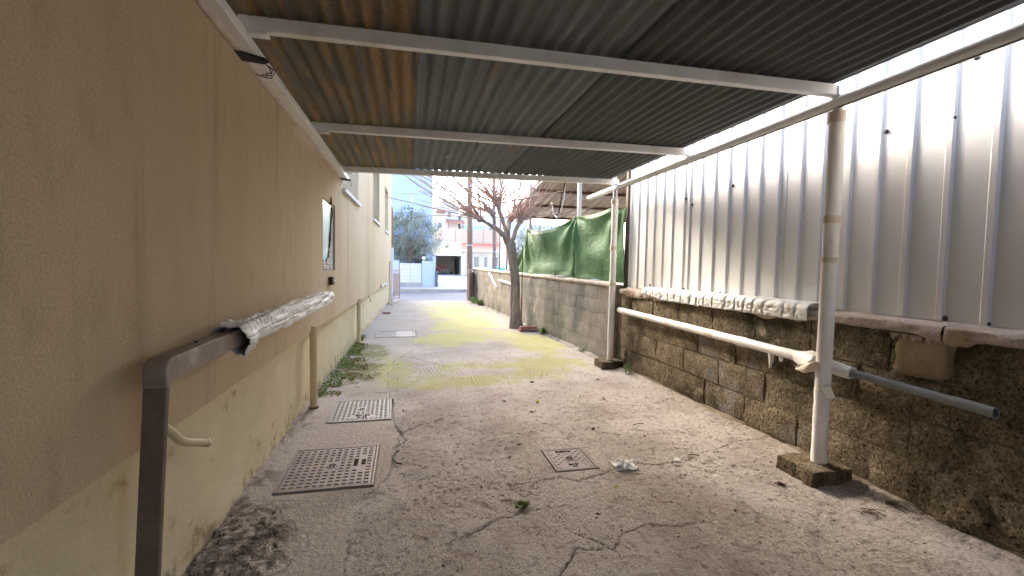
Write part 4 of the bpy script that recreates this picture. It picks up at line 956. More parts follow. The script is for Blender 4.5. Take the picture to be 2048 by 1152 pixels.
# rubble and grit at the near left corner
def rubble():
    mb = MB()
    for k in range(420):
        if k < 300: x = random.uniform(-1.0, -.62); y = random.uniform(2.05, 2.75)
        else: x = random.uniform(-1.0, -.84); y = random.uniform(2.7, 5.0)
        r = random.uniform(.002, .006)*(1.8 if random.random() < .05 else 1); mb.sphere((x, y, .002+r*.3), r, 5, 3, (random.uniform(.7, 1.4), random.uniform(.7, 1.4), random.uniform(.4, .9)))
    for k in range(46):
        x = random.uniform(-.98, -.62); y = random.uniform(2.05, 2.75); r = random.uniform(.008, .020)
        q = []
        for a in range(6): q.append((x+r*random.uniform(.6, 1.3)*math.cos(a*1.05), y+r*random.uniform(.6, 1.3)*math.sin(a*1.05)))
        h = r*random.uniform(.4, .9)
        mb.add([(u, v, -.012) for u, v in q]+[(x+(u-x)*.8, y+(v-y)*.8, h+random.uniform(-.003, .003)) for u, v in q], [(6, 7, 8, 9, 10, 11)]+[(i, (i+1) % 6, 6+(i+1) % 6, 6+i) for i in range(6)])
    o = mb.build('rubble', m_rubble, smooth=False); setp(o, 'loose crumbs of mortar and soil at the foot of the plinth', 'rubble', kind='stuff')
    mb = MB()
    for k in range(420):
        x = random.uniform(-.2, 2.8); y = random.uniform(1.7, 7.5); r = random.uniform(.002, .006); mb.sphere((x, y, .003), r, 5, 3, (random.uniform(.7, 1.8), random.uniform(.7, 1.8), .6))
    o = mb.build('grit', flat('dark_grit', (.09, .07, .055), .9, var=.5, scale=40), smooth=False); setp(o, 'dark grit and crumbs scattered over the concrete', 'grit', kind='stuff')
rubble()
# ------------------------------------------------------------------ litter
def curl_leaf(name, x, y, L_, w, rot, mat, lab, cat='leaf', z=.012, curl=1.0):
    U, V = np.meshgrid(np.linspace(0, 1, 12), np.linspace(-1, 1, 7), indexing='ij'); wd = w*np.sin(np.clip(U, .03, .97)*math.pi)**.7
    X = (U-.5)*L_; Yv = V*wd; Z = z*.5+curl*(V**2*w*.35+.2*L_*(U-.5)**2+.05*L_*np.sin(U*9+V*3))
    c, s = math.cos(rot), math.sin(rot)
    o = link(name, grid_mesh(name, x+X*c-Yv*s, y+X*s+Yv*c, Z), mat); solidify(o, .0015); setp(o, lab, cat, 'litter on the concrete'); return o
curl_leaf('leaf', .65, 2.48, .10, .032, .3, m_greenleaf, 'curled dark green leaf lying in the near middle of the concrete', curl=1.6)
curl_leaf('leaf', 1.297, 4.43, .06, .022, 1.0, m_yellowleaf, 'small yellow leaf lying beyond the small inspection cover', curl=1.4)
curl_leaf('leaf', 1.30, 2.60, .040, .012, .5, m_yellowleaf, 'tiny yellow leaf nearer than the crumpled tissue')
curl_leaf('leaf', 1.559, 3.59, .06, .014, .9, m_deadleaf, 'dark withered leaf between the small cover and the wall', curl=1.5)
curl_leaf('leaf', 2.38, 2.43, .075, .016, 2.8, m_deadleaf, 'brown withered leaf left of the near footing block', curl=1.3)
for i, (x, y, s) in enumerate(((.84, 3.37, .035), (1.92, 3.36, .04), (1.15, 4.12, .05), (.72, 3.15, .04), (2.02, 4.4, .05), (1.45, 5.2, .06), (.45, 2.75, .03), (1.05, 2.32, .03), (1.85, 2.2, .03), (.96, 4.5, .05), (2.3, 5.2, .05), (-.05, 4.35, .04))):
    labs = ['dark dead leaf scrap just left of the small cover', 'dead leaf scrap towards the wall beyond the cover', 'dead leaf scrap in front of the yellow moss', 'small dead leaf scrap left of the small cover corner', 'dead leaf scrap near the far footing block', 'dead leaf scrap on the yellow moss patch', 'dead leaf scrap near the green leaf', 'dead leaf scrap on the near bare concrete', 'dead leaf scrap low on the right of the concrete', 'dead leaf scrap left of the yellow leaf', 'dead leaf scrap by the far block wall base', 'dead leaf scrap at the corner of the pale cover']
    curl_leaf('leaf', x, y, s, s*.28, i*1.3, m_deadleaf, labs[i], curl=1.4)
# wind-blown dry twigs by near wall
for (x, y, lab) in ((2.60, 2.05, 'wisp of dry brown plant stalks on the concrete near the wall'), (2.83, 2.07, 'dry brown stalks caught against the wall base')):
    T = thing('dry_stalks', lab, 'dead plant', (x, y, 0)); mb = MB()
    for k in range(14):
        a = -1.1+random.gauss(0, .35); l = random.uniform(.03, .09); p = Vector((x+random.gauss(0, .025), y+random.gauss(0, .03), .008+random.uniform(0, .012)))
        mb.tube([p, p+Vector((math.cos(a)*l*.5, math.sin(a)*l*.5, .008)), p+Vector((math.cos(a)*l, math.sin(a)*l, .002))], .0022, 4)
    mb.build('stalks', m_deadleaf, T)
# hooked black wire
o = MB().tube([(-.045, 3.17, .012), (-.08, 3.19, .012), (-.105, 3.24, .014), (-.11, 3.30, .016), (-.09, 3.36, .018), (-.07, 3.385, .02)], .006, 8).build('wire_hook', m_black); setp(o, 'hooked piece of black cable beside the rusty manhole cover', 'wire')
# crumpled tissue
U, V = np.meshgrid(np.linspace(0, 1, 26), np.linspace(0, 1, 26), indexing='ij')
hz = .004+.055*np.clip(fbm(U, V, 5, 3, 180)-.38, 0, 1)*4*np.exp(-(((U-.45)/.3)**2+((V-.5)/.3)**2))+.012*fbm(U, V, 12, 2, 181)
o = link('crumpled_tissue', grid_mesh('crumpled_tissue', 1.41+U*.16+(fbm(U, V, 6, 2, 182)-.5)*.06, 2.80+V*.13+(fbm(U, V, 6, 2, 183)-.5)*.06, hz), m_paper); solidify(o, .0008); setp(o, 'crumpled white tissue lying right of the small inspection cover', 'tissue')
U, V = np.meshgrid(np.linspace(0, 1, 14), np.linspace(-1, 1, 5), indexing='ij')
o = link('paper_strip', grid_mesh('paper_strip', 1.54+U*.11, 2.90+U*.02+V*.010, .014+.012*np.sin(U*4)+V*.004), m_paper); solidify(o, .0008); setp(o, 'thin white paper strip sticking out beyond the tissue', 'paper')
b = MB(); b.tube([(1.92, 2.885, .004), (1.92, 2.885, .012), (1.92, 2.885, .016)], [.024, .022, .012], 16); o = b.build('bottle_cap', m_paper); setp(o, 'round white bottle cap lying on the crack near the wall', 'bottle cap')
# a few dropped twigs
for (x, y, a, l, lab) in ((1.95, 3.62, .1, .11, 'thin straight twig lying right of the withered leaf'), (2.05, 2.95, -.3, .08, 'short twig lying on the crack by the bottle cap'), (.22, 4.0, .6, .10, 'short twig lying right of the pale cover')):
    o = MB().tube([(x, y, .012), (x+math.cos(a)*l*.5, y+math.sin(a)*l*.5, .016), (x+math.cos(a)*l, y+math.sin(a)*l, .011)], .0035, 5).build('twig', m_deadleaf); setp(o, lab, 'twig')

# ------------------------------------------------------------------ lean-to with green tarp
def XT(Y): return XRf(Y)+.09
def leanto():
    T = thing('lean_to', 'open lean-to with ribbed cream roof and steel posts behind the wall', 'lean-to', (5, 9, 0))
    def zr(y): return 2.98+.135*(14.2-y)
    xs = []; x = 3.0; prof = []
    while x < 9.0:
        prof += [(x, 0), (x+.16, 0), (x+.18, .035), (x+.23, .035), (x+.25, 0)]; x += .25
    for k in range(6):
        pr = prof[k*20:(k+1)*20+1]; b = MB(); n = len(pr)
        for y in (14.3, 5.9): b.v += [(px, y, zr(y)+pz) for px, pz in pr]
        b.f += [(i, i+1, n+i+1, n+i) for i in range(n-1)]
        o = b.build('roof_sheet', m_sheet, T, ang=20); solidify(o, .003)
    for y in (6.3, 7.9, 9.4, 11.2, 12.6, 14.0): MB().bar((2.98, y, zr(y)-.04), (9, y, zr(y)-.04), .05, .07).build('purlin', m_purlin, T)
    for y in (7.68, 10.66): 
        MB().bar((XT(y)+.05, y, .2), (XT(y)+.05, y, zr(y)-.07), .065, .065, (0, 1, 0)).build('post', m_steel, T)
    MB().bar((3.03, 5.95, zr(5.95)-.10), (3.03, 14.2, zr(14.2)-.10), .07, .05).build('edge_beam', m_steel, T)
    MB().bar((3.03, 14.2, .1), (3.03, 14.2, zr(14.2)-.1), .06, .06, (0, 1, 0)).build('post', m_steel, T)
    MB().tube([(3.25, 9.3, zr(9.3)-.07), (3.24, 9.35, 2.9), (3.22, 9.5, 2.6), (3.2, 9.7, 2.5), (3.2, 9.95, 2.62), (3.2, 10.1, 2.9)], .014, 8).build('hanging_cable', m_wrap, T)
    MB().tube([(3.25, 9.0, zr(9)-.05), (3.2, 9.4, 2.95), (3.2, 9.6, 2.55)], .013, 8).build('hanging_cable', m_black, T)
    b = MB(); b.add([(8.5, 5.9, 0), (8.5, 14.3, 0), (8.5, 14.3, 3.0), (8.5, 5.9, 4)], [(0, 1, 2, 3)]); b.build('rear_wall', m_garage, T, smooth=False)
leanto()
def tarp():
    T = thing('green_tarp', 'green tarpaulin sheet hung between posts above the block wall', 'tarp', (2.9, 8, 1.2))
    ys = np.linspace(5.945, 10.75, 240); vs = np.linspace(0, 1, 110); Yg, V = np.meshgrid(ys, vs, indexing='ij')
    hp = [(5.93, 2.29), (6.35, 2.30), (7.67, 2.315), (10.66, 2.31), (10.75, 2.25)]
    top = np.interp(ys, [h[0] for h in hp], [h[1] for h in hp])
    for a, c, sg in ((5.93, 6.35, .05), (6.35, 7.67, .035), (7.67, 10.66, .13)):
        t = ((ys-a)/(c-a)).clip(0, 1); top -= sg*4*t*(1-t)*((ys >= a) & (ys <= c))
    bot = 1.20+.0103*(ys-6)+.02*(fbm(ys, ys*0, 2, 3, 190)-.5)*2
    Zg = bot[:, None]+(top-bot)[:, None]*V
    Xg = np.vectorize(XT)(Yg)+.06*sstep(6.2, 5.93, Yg)
    # folds fanning from hanging points
    D = np.zeros_like(Zg)
    for (hy, hz_, amp, nf, ph) in ((10.66, 2.31, .070, 9, .4), (7.67, 2.315, .075, 8, 1.2), (6.0, 2.29, .06, 8, 2.0)):
        dy = Yg-hy; dz = hz_-Zg; ang = np.arctan2(dy, dz+.03); r = np.hypot(dy, dz)
        D += amp*np.sin(ang*nf+ph+.6*fbm(Yg, Zg, 1.5, 2, 195))*np.exp(-(r/1.3)**2)*sstep(0, .3, r)
    # slack swag lines
    mid = (Yg-9.2)/1.5; D += .09*np.exp(-mid**2)*np.sin((Zg+.16*mid**2)*7.0)*sstep(0, .3, V)
    mid = (Yg-6.9)/.75; D += .04*np.exp(-mid**2)*np.sin((Zg+.2*mid**2)*9.0)
    D += (fbm(Yg, Zg, 1.6, 3, 196)-.5)*.10+(fbm(Yg, Zg, 7, 4, 197)-.5)*.018
    pinch = np.exp(-(((Yg-7.69)/.05)**2))*sstep(1.75, 1.65, Zg)*.04
    Xg = Xg-D*.42*sstep(0, .10, V)*sstep(1.0, .92, V)-.02+pinch
    o = link('sheet', grid_mesh('green_tarp', Xg, Yg, Zg, flip=True), m_tarp, T); solidify(o, .0015)
    # side flap going back from the far post
    ys = np.linspace(0, 1, 40); Ug, V = np.meshgrid(ys, np.linspace(0, 1, 40), indexing='ij')
    top = 2.26-.9*ys; Zf = 1.25+(top[:, None]-1.25)*V; Xf = XT(10.75)+.02+.05*Ug+.05*np.sin(V*7+Ug*5)*Ug; Yf = 10.76+1.35*Ug
    o = link('side_flap', grid_mesh('side_flap', Xf, Yf, Zf, flip=True), m_tarp, T); solidify(o, .0015)
    for (y, z) in ((10.66, 2.31), (7.67, 2.31), (7.69, 1.66)):
        MB().tube([(XT(y)-.03, y-.01, z-.05), (XT(y)-.02, y, z), (XT(y)+.05, y+.01, z+.01)], .012, 6).build('tie_rope', m_black, T)
tarp()
o = MB().box(2.78, 2.90, 8.0, 9.6, 1.222, 1.242).build('plank', m_sheet, bevel=.003); o.rotation_euler = (0, 0, 0); setp(o, 'pale thin board lying on the wall coping under the tarp', 'board')
o = MB().sphere((2.80, 8.55, 1.262), .03, 8, 6, (1, 1.6, .7)).build('dark_stone', m_black); setp(o, 'small dark lump lying on the pale board', 'stone')

# ------------------------------------------------------------------ street gates
def gate(x0, y0, x1, y1, h, lab, top):
    T = thing('gate', lab, 'gate', (x0, y0, 0), 'brown metal gate leaves at the street'); a = Vector((x0, y0, 0)); c = Vector((x1, y1, 0)); d = c-a
    def P(t, z): return a+d*t+Vector((0, 0, z))
    b = MB()
    for t in (0, 1): b.bar(P(t, .04), P(t, h), .05, .05, (0, 1, 0))
    for z in (.09, .20, h-.04, h-.16): b.bar(P(0.02, z), P(.98, z), .035, .045)
    b.build('frame', m_gate, T)
    n = max(4, int(d.length/.11))
    for i in range(n):
        t0, t1 = (i+.08)/n, (i+.92)/n
        q = MB(); q.bar(P((t0+t1)/2, .20), P((t0+t1)/2, h-.16), d.length/n*.86, .018, d.normalized().cross(Vector((0, 0, 1)))); q.build('board', m_gate, T)
    for z in (.25, h-.25): MB().tube([P(0, z-.05), P(0, z+.05)], .035, 10).build('hinge', m_brown, T)
gate(-.60, 17.55, -.40, 18.55, 1.20, 'brown metal gate leaf standing open by the house corner', 0)
gate(2.46, 17.72, 2.18, 17.0, 1.28, 'brown metal gate leaf standing open at the block wall end', 0)
o = MB().box(-.80, -.60, 17.15, 17.50, -.05, 2.0).build('gate_pillar', m_whitewall, bevel=.01); setp(o, 'white gate pillar at the street corner of the house', 'pillar')
T = thing('railing', 'dark metal railing above the white gate pillar', 'railing', (-.7, 17.4, 2))
for i, y in enumerate((17.25, 17.55, 17.9)): MB().bar((-.66, y, 1.9), (-.66, y, 3.5), .03, .03, (0, 1, 0)).build('bar', m_purlin, T)
MB().bar((-.66, 17.2, 3.0), (-.66, 18.0, 2.95), .03, .03).build('handrail', m_purlin, T)

# ------------------------------------------------------------------ poles and wires
def pole(x, y, r, h, lab, lean=0):
    T = thing('utility_pole', lab, 'utility pole', (x, y, 0), 'wooden utility poles')
    b = MB(); b.tube([(x+lean*z, y, z) for z in np.linspace(-.2, h, 16)], [r*(1-.025*i/1) if i < 8 else r*(.82-.01*(i-8)) for i in range(16)], 14, True, lambda i, a: 1+.04*math.sin(a*4+i)); b.build('pole', m_oldwood, T)
    for z in (2.2, 4.6): MB().tube([(x+lean*z, y, z), (x+lean*z, y, z+.05)], r*1.06, 14).build('strap', m_steel, T)
    b = MB(); b.bar((x-.5+lean*7, y-.1, 7.2), (x+.5+lean*7, y-.1, 7.2), .08, .1); b.build('cross_arm', m_oldwood, T)
pole(2.42, 18.55, .125, 8.5, 'thick brown wooden utility pole beside the right gate leaf', -.012)
pole(4.88, 26.2, .115, 9.0, 'slimmer brown utility pole across the road behind the tree', -.02)
for i, (za, zb, sag) in enumerate(((7.3, 7.0, .5), (7.1, 6.4, .6), (6.8, 6.1, .5), (6.5, 5.75, .4))):
    b = MB(); b.tube([(2.35+(-9-2.35)*t, 18.5+(24.5-18.5)*t, za+(zb-za)*t-sag*4*t*(1-t)) for t in np.linspace(0, 1, 18)], .006, 5)
    o = b.build('overhead_wire', m_irondark); setp(o, 'overhead wire strung across the street, %s of four' % ['topmost', 'second', 'third', 'lowest'][i], 'wire', 'overhead wires')

# ------------------------------------------------------------------ across the street
def wall_openings(b, y, x0, x1, z0, z1, holes, dep=.15):
    xb = sorted({x0, x1} | {h[0] for h in holes} | {h[1] for h in holes}); zb = sorted({z0, z1} | {h[2] for h in holes} | {h[3] for h in holes})
    for a, c in zip(xb[:-1], xb[1:]):
        for e, g in zip(zb[:-1], zb[1:]):
            if any(h[0] < (a+c)/2 < h[1] and h[2] < (e+g)/2 < h[3] for h in holes): continue
            b.add([(a, y, e), (c, y, e), (c, y, g), (a, y, g)], [(0, 1, 2, 3)])
    for (a, c, e, g) in holes:
        b.add([(a, y, e), (c, y, e), (c, y, g), (a, y, g), (a, y+dep, e), (c, y+dep, e), (c, y+dep, g), (a, y+dep, g)], [(0, 4, 5, 1), (1, 5, 6, 2), (2, 6, 7, 3), (3, 7, 4, 0)])
def house(T, x0, x1, y0, y1, z0, z1, holes, mat, panes=2, glass=None, frame=True):
    b = MB(); wall_openings(b, y0, x0, x1, z0, z1, holes)
    b.add([(x0, y0, z0), (x0, y1, z0), (x0, y1, z1), (x0, y0, z1)], [(0, 3, 2, 1)]); b.add([(x1, y0, z0), (x1, y1, z0), (x1, y1, z1), (x1, y0, z1)], [(0, 1, 2, 3)])
    b.add([(x0, y1, z0), (x1, y1, z0), (x1, y1, z1), (x0, y1, z1)], [(0, 3, 2, 1)]); b.add([(x0, y0, z1), (x1, y0, z1), (x1, y1, z1), (x0, y1, z1)], [(0, 1, 2, 3)])
    b.build('wall', mat, T, smooth=False)
    for (a, c, e, g) in holes:
        w = MB(); f = .06; y = y0+.08
        w.box(a, c, y, y+.05, e, e+f); w.box(a, c, y, y+.05, g-f, g); w.box(a, a+f, y, y+.05, e+f, g-f); w.box(c-f, c, y, y+.05, e+f, g-f)
        for k in range(1, panes): xm = a+(c-a)*k/panes; w.box(xm-f/2, xm+f/2, y, y+.05, e+f, g-f)
        wo_ = w.build('window', m_louvre, T, smooth=False)
        for k in range(panes):
            xa = a+(c-a)*k/panes+f/2; xc = a+(c-a)*(k+1)/panes-f/2; q = MB(); q.box(xa, xc, y+.02, y+.03, e+f, g-f); q.build('pane', glass or m_pane, wo_, smooth=False)
        s = MB(); s.box(a-.08, c+.08, y0-.06, y0+.02, e-.06, e); s.build('sill', m_louvre, wo_, smooth=False)
T = thing('house', 'pale blue two-storey house with a sliding window across the road', 'house', (-2, 31, 0))
house(T, -7, 1.42, 30, 38, 0, 9.2, [(-.49, .70, 4.83, 5.93), (-3.6, -2.2, 4.83, 5.93)], m_bluewall)
MB().box(-7.1, 1.5, 29.9, 38, 9.2, 9.4).build('parapet', m_bluewall, T, smooth=False)
for z in (6.75, 7.1, 7.45, 7.8): MB().box(-7, 1.425, 29.985, 30.0, z, z+.02).build('render_groove', m_garage, T, smooth=False)
MB().box(.93, 1.31, 27.6, 30, .13, 3.0).build('side_fin', m_bluewall, T, smooth=False)
T = thing('boundary_wall', 'pale blue boundary wall and pillar around the white gate', 'wall', (0, 26.6, .1))
MB().box(-9, -.60, 26.5, 26.7, .1, 1.62).build('wall_panel', m_bluewall, T, bevel=.01)
MB().box(.69, 1.43, 26.5, 27.1, .1, 1.60).build('pillar', m_bluewall, T, bevel=.01)
MB().box(-.62, .70, 26.45, 27.2, .1, .36).build('step', m_paving, T, bevel=.01)
MB().box(1.30, 1.50, 27.1, 40, .1, 1.9).build('side_wall', m_bluewall, T, smooth=False)
T = thing('gate', 'white louvred double gate in the pale blue boundary wall', 'gate', (.04, 26.6, .37))
for (a, c) in ((-.56, .03), (.05, .65)):
    b = MB(); b.box(a, a+.05, 26.56, 26.61, .37, 1.46); b.box(c-.05, c, 26.56, 26.61, .37, 1.46); b.box(a+.05, c-.05, 26.56, 26.61, .37, .42); b.box(a+.05, c-.05, 26.56, 26.61, 1.41, 1.46); b.build('leaf_frame', m_louvre, T)
    for i in range(8):
        z = .43+i*.1225; s = MB(); s.hexa([(a+.05, 26.575, z), (c-.05, 26.575, z), (c-.05, 26.60, z+.02), (a+.05, 26.60, z+.02), (a+.05, 26.57, z+.095), (c-.05, 26.57, z+.095), (c-.05, 26.595, z+.105), (a+.05, 26.595, z+.105)]); s.build('slat', m_louvre, T, smooth=False)
MB().tube([(.03, 26.55, .95), (.03, 26.52, .95), (.09, 26.52, .95)], .012, 6).build('handle', m_steel, T)
o = MB().box(.28, .66, 27.5, 27.7, 1.45, 1.72).build('letter_box', m_black, bevel=.01); setp(o, 'black letter box behind the white louvred gate', 'letter box')
T = thing('globe_lamp', 'round white globe lamp on the pale blue pillar', 'lamp', (.80, 26.8, 1.6))
MB().sphere((.80, 26.8, 1.77), .11, 14, 10).build('globe', m_paper, T); MB().tube([(.80, 26.8, 1.6), (.80, 26.8, 1.68)], .05, 10).build('base', m_steel, T)
T = thing('sliding_gate', 'slate grey driveway gate slid back beside the pillar', 'gate', (1.5, 26.5, .1))
MB().box(1.44, 1.54, 26.42, 26.52, .1, 1.02).build('end_post', m_slate, T); MB().box(1.56, 1.60, 26.6, 29.5, .16, 1.0).build('gate_panel', m_slate, T)
MB().box(1.45, 1.53, 26.45, 26.53, 1.02, 1.22).build('motor_box', m_irondark, T)
def olive(x, y, h, rx, n, lab, zc, rz):
    T = thing('olive_tree', lab, 'tree', (x, y, 0)); b = MB()
    b.tube([(x, y, 0), (x+.05, y, .6), (x-.03, y, 1.2), (x+.02, y, zc-.4)], [.14, .11, .09, .05], 10); tr = b.build('trunk', m_bark, T)
    br = MB()
    for k in range(14):
        a = random.uniform(0, 6.28); e = Vector((x+rx*.8*math.cos(a)*random.uniform(.4, 1), y+rx*.8*math.sin(a)*random.uniform(.4, 1), zc+random.uniform(-.5, .8)*rz)); s = Vector((x, y, random.uniform(1.0, zc-.3)))
        br.tube([s, s.lerp(e, .5)+Vector((0, 0, .15)), e], [.035, .022, .008], 5)
    br.build('branches', m_bark, tr)
    for k, mt in enumerate((m_olive, m_olivepale)):
        mb = MB(); cl = []
        for q in range(85):
            u = Vector((random.gauss(0, 1), random.gauss(0, 1), random.gauss(0, 1))).normalized()*random.uniform(.45, 1)**.6
            cl.append(Vector((x+u.x*rx, y+u.y*rx, zc+u.z*rz)))
        for q in range(n):
            c = random.choice(cl); p = c+Vector((random.gauss(0, .13), random.gauss(0, .13), random.gauss(0, .13))); d = Vector((random.uniform(-1, 1), random.uniform(-1, 1), random.uniform(-.8, .6)))
            leaf_mesh(mb, p, d, random.uniform(.10, .18), random.uniform(.035, .06))
        mb.build('crown', mt, T, smooth=False)
olive(.05, 28.4, 5, 1.85, 6500, 'grey-green olive tree in front of the pale blue house', 3.15, 1.75)
olive(5.75, 20.6, 4, 1.2, 1800, 'pale leafy olive tree beyond the lean-to behind the tarp', 2.4, .9)
# shrubs on the boundary wall
weed(.95, 26.85, 30, .25, 'pale shrub growing on top of the pale blue pillar', mat=m_olivepale, z0=1.6)
def garage():
    T = thing('garage', 'open grey garage at the end of the driveway', 'garage', (3.5, 42, .5))
    b = MB(); x0, x1, y0, y1, z0, z1 = 2.30, 4.64, 42, 46.5, .45, 2.26
    b.add([(x0, y0, z0), (x1, y0, z0), (x1, y1, z0), (x0, y1, z0), (x0, y0, z1), (x1, y0, z1), (x1, y1, z1), (x0, y1, z1)], [(4, 7, 6, 5), (2, 3, 7, 6), (0, 4, 7, 3), (1, 2, 6, 5)]); b.build('interior_wall', m_garage, T, smooth=False)
    MB().box(2.05, 5.05, 41.85, 46.5, 2.27, 2.46).build('roof_slab', m_whitewall, T)
    MB().box(4.645, 5.0, 41.95, 46.5, .3, 2.27).build('side_pier', m_whitewall, T); MB().box(2.0, 2.295, 41.95, 46.5, .3, 2.27).build('side_pier', m_slate, T)
    MB().tube([(3.1, 46.4, 1.15), (3.7, 46.4, 1.12), (3.7, 46.4, 1.65)], .03, 6).build('wall_conduit', m_irondark, T)
    MB().box(4.4, 4.62, 43.5, 45.5, .5, 2.0).build('shelf_unit', m_irondark, T)
garage()
def bike(x, y, s, col, lab):
    T = thing('bicycle', lab, 'bicycle', (x, y, .53), 'bicycles in the garage'); z = .55+.33*s
    for dx in (-.52*s, .52*s):
        b = MB(); b.tube([(x+dx+.31*s*math.cos(a), y, z+.31*s*math.sin(a)) for a in np.linspace(0, 2*math.pi, 25)], .022, 6, False); w = b.build('wheel', m_irondark, T)
        r = MB()
        for k in range(5): a = k*math.pi/5; r.tube([(x+dx-.3*s*math.cos(a), y, z-.3*s*math.sin(a)), (x+dx+.3*s*math.cos(a), y, z+.3*s*math.sin(a))], .004, 4)
        r.build('spokes', m_steel, w)
    b = MB(); A = (x-.52*s, y, z); B = (x-.08*s, y, z-.04); C = (x-.18*s, y, z+.42*s); D = (x+.36*s, y, z+.45*s); Ee = (x+.52*s, y, z)
    for p, q in ((A, B), (A, C), (B, C), (C, D), (B, D), (D, Ee)): b.tube([p, q], .024, 6)
    b.build('frame', col, T); MB().sphere((x-.2*s, y, z+.52*s), .10, 8, 5, (1.3, .7, .4)).build('saddle', m_black, T)
    MB().tube([(x+.34*s, y, z+.45*s), (x+.32*s, y, z+.60*s), (x+.40*s, y-.2, z+.62*s)], .018, 6).build('handlebar', m_irondark, T)
bike(2.85, 43.6, 1.0, m_bikered, 'red bicycle parked in the garage, nearer the opening'); bike(2.62, 44.2, 1.0, m_bikered, 'red bicycle parked behind the first one in the garage')
o = MB().box(3.85, 4.05, 44.5, 44.7, .5, .78).build('storage_box', m_irondark, bevel=.02); setp(o, 'small dark box on the garage floor', 'box')
T = thing('retaining_wall', 'stained beige retaining wall above the garage', 'wall', (3.4, 42.6, 2.4))
MB().box(-3, 4.75, 42.4, 43.0, 2.462, 3.50).build('wall_panel', m_beige, T, smooth=False); MB().box(-3, 4.75, 42.36, 43.04, 3.50, 3.56).build('coping', m_beige, T, smooth=False)
weed(3.35, 42.38, 14, .3, 'small green plant growing from the beige retaining wall', z0=3.0)
T = thing('panel_fence', 'cream board fence above the retaining wall and red roof', 'fence', (5.5, 46, 3.6))
for i in range(8):
    x = .2+i*1.42
    for k in range(4): z = 3.62+k*.372; MB().box(x+.05, x+1.37, 46, 46.03, z, z+.362).build('board', m_fence, T, smooth=False)
    MB().box(x-.04, x+.04, 45.98, 46.06, 3.4, 5.14).build('post', m_tile, T, smooth=False)
MB().box(-3, 12, 45.9, 46.4, -.05, 3.6).build('base_wall', m_beige, T, smooth=False)
T = thing('house', 'low cream house with a bright red sheet roof', 'house', (7, 43, 0))
house(T, 4.95, 10.5, 42.6, 45.6, 0, 2.74, [(5.85, 6.45, 1.2, 2.30), (6.85, 7.25, 1.2, 2.30), (7.6, 8.3, .5, 2.30)], m_creamwall, 1, m_darkglass)
b = MB(); b.hexa([(4.75, 42.3, 2.80), (10.7, 42.3, 2.80), (10.7, 45.8, 3.60), (4.55, 45.8, 3.60), (4.75, 42.3, 2.86), (10.7, 42.3, 2.86), (10.7, 45.8, 3.66), (4.55, 45.8, 3.66)]); b.build('roof', m_redroof, T, smooth=False)
MB().box(4.75, 10.7, 42.25, 42.30, 2.70, 2.86).build('gutter', m_whitewall, T, smooth=False)
MB().tube([(6.62, 42.55, 2.4), (6.62, 42.50, 2.4)], .09, 10).build('wall_lamp', m_garage, T)
T = thing('white_house', 'white villa with gabled roof and terracotta porch behind the fence', 'house', (5, 60, 2)); 
house(T, 2.6, 6.2, 60, 68, 2, 8.9, [(3.5, 4.1, 5.6, 7.0), (4.7, 5.3, 7.6, 8.4)], m_whitewall, 1, m_darkglass)
b = MB(); b.add([(2.4, 59.8, 8.9), (4.4, 59.8, 9.95), (6.4, 59.8, 8.9), (2.4, 68, 8.9), (4.4, 68, 9.95), (6.4, 68, 8.9)], [(0, 2, 1), (3, 4, 5), (0, 1, 4, 3), (1, 2, 5, 4), (0, 3, 5, 2)]); b.build('gable_roof', m_whitewall, T, smooth=False)
MB().box(3.3, 4.5, 58.8, 60, 8.2, 8.45).build('balcony_slab', m_tile, T, smooth=False)
b = MB(); b.hexa([(4.5, 58.2, 6.75), (6.9, 58.2, 6.75), (6.9, 60, 7.2), (4.5, 60, 7.2), (4.5, 58.2, 6.9), (6.9, 58.2, 6.9), (6.9, 60, 7.35), (4.5, 60, 7.35)]); b.build('porch_roof', m_tile, T, smooth=False)
for x in (4.8, 6.6): MB().box(x-.08, x+.08, 58.4, 58.56, 3, 6.76).build('porch_post', m_tile, T, smooth=False)
for i in range(10): MB().tube([(4.62+i*.24, 58.2, 6.93), (4.62+i*.24, 60, 7.38)], .07, 6).build('roof_tile_row', m_tile, T)
T = thing('white_house', 'broad white villa with turquoise awning behind the utility pole', 'house', (10, 58, 2))
house(T, 6.6, 16, 61, 70, 2, 8.1, [(7.3, 8.3, 5.0, 6.6), (10.4, 11.6, 5.0, 6.6)], m_whitewall, 2, m_darkglass)
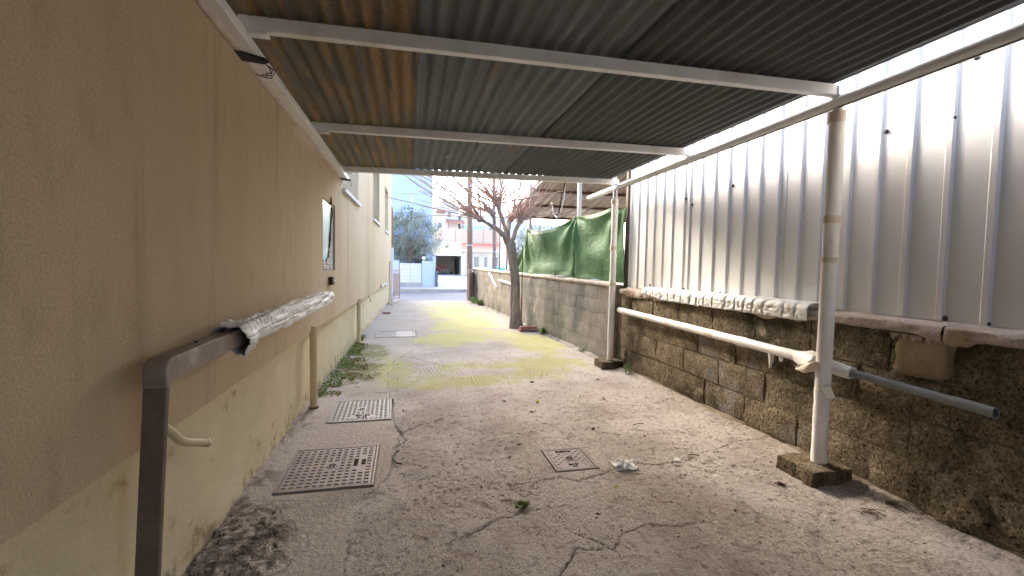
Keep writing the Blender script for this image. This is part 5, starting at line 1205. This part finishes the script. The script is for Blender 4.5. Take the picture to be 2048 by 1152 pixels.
b = MB(); b.hexa([(7.0, 59.9, 6.05), (10.0, 59.9, 6.05), (10.0, 61, 6.75), (7.0, 61, 6.75), (7.0, 59.9, 6.1), (10.0, 59.9, 6.1), (10.0, 61, 6.8), (7.0, 61, 6.8)]); b.build('awning', m_awning, T, smooth=False)
b = MB(); b.hexa([(6.3, 60.6, 8.1), (16.3, 60.6, 8.1), (16.3, 70.4, 8.1), (6.3, 70.4, 8.1), (9, 65, 9.4), (14, 65, 9.4), (14, 66, 9.4), (9, 66, 9.4)]); b.build('hip_roof', m_whitewall, T, smooth=False)
T = thing('white_house', 'plain white house wall right of the slim utility pole', 'house', (9, 31, 0))
house(T, 6.55, 14, 30, 33.2, 0, 4.15, [(6.9, 7.7, 1.3, 2.4), (9, 10.2, 1.3, 2.4)], m_whitewall, 2, m_darkglass)
MB().box(6.45, 14.1, 29.9, 33.3, 4.15, 4.30).build('roof_edge', m_whitewall, T, smooth=False)
MB().tube([(6.7, 29.95, 0), (6.7, 29.95, 4.1)], .04, 8).build('downpipe', m_whitewall, T)
# teal net heap by the road
U, V = np.meshgrid(np.linspace(0, 1, 40), np.linspace(0, 1, 16), indexing='ij')
Zh = .1+1.42*np.sin(math.pi*V)**.5*sstep(0, .12, U)*sstep(1, .88, U)*(.86+.3*(fbm(U, V, 5, 3, 200)-.5))
o = link('teal_net', grid_mesh('teal_net', 4.15+U*1.9, 27.2+V*1.2+(fbm(U, V, 4, 2, 201)-.5)*.2, Zh), m_teal); setp(o, 'heap covered with teal netting across the road', 'netting')
T = thing('parked_bicycle', 'grey bicycle leaning by the white house beyond the lean-to', 'bicycle', (6.6, 29.2, .1))
for dx in (-.5, .5): MB().tube([(6.65+dx+.32*math.cos(a), 29.3, 1.35+.32*math.sin(a)) for a in np.linspace(0, 2*math.pi, 25)], .025, 6, False).build('wheel', m_irondark, T)
MB().tube([(6.15, 29.3, 1.35), (6.5, 29.3, 1.75), (7.0, 29.3, 1.75), (7.15, 29.3, 1.35)], .025, 6).build('frame', m_steel, T)
MB().box(5.9, 7.4, 29.2, 29.6, .0, 1.0).build('stand', m_garage, T, smooth=False)
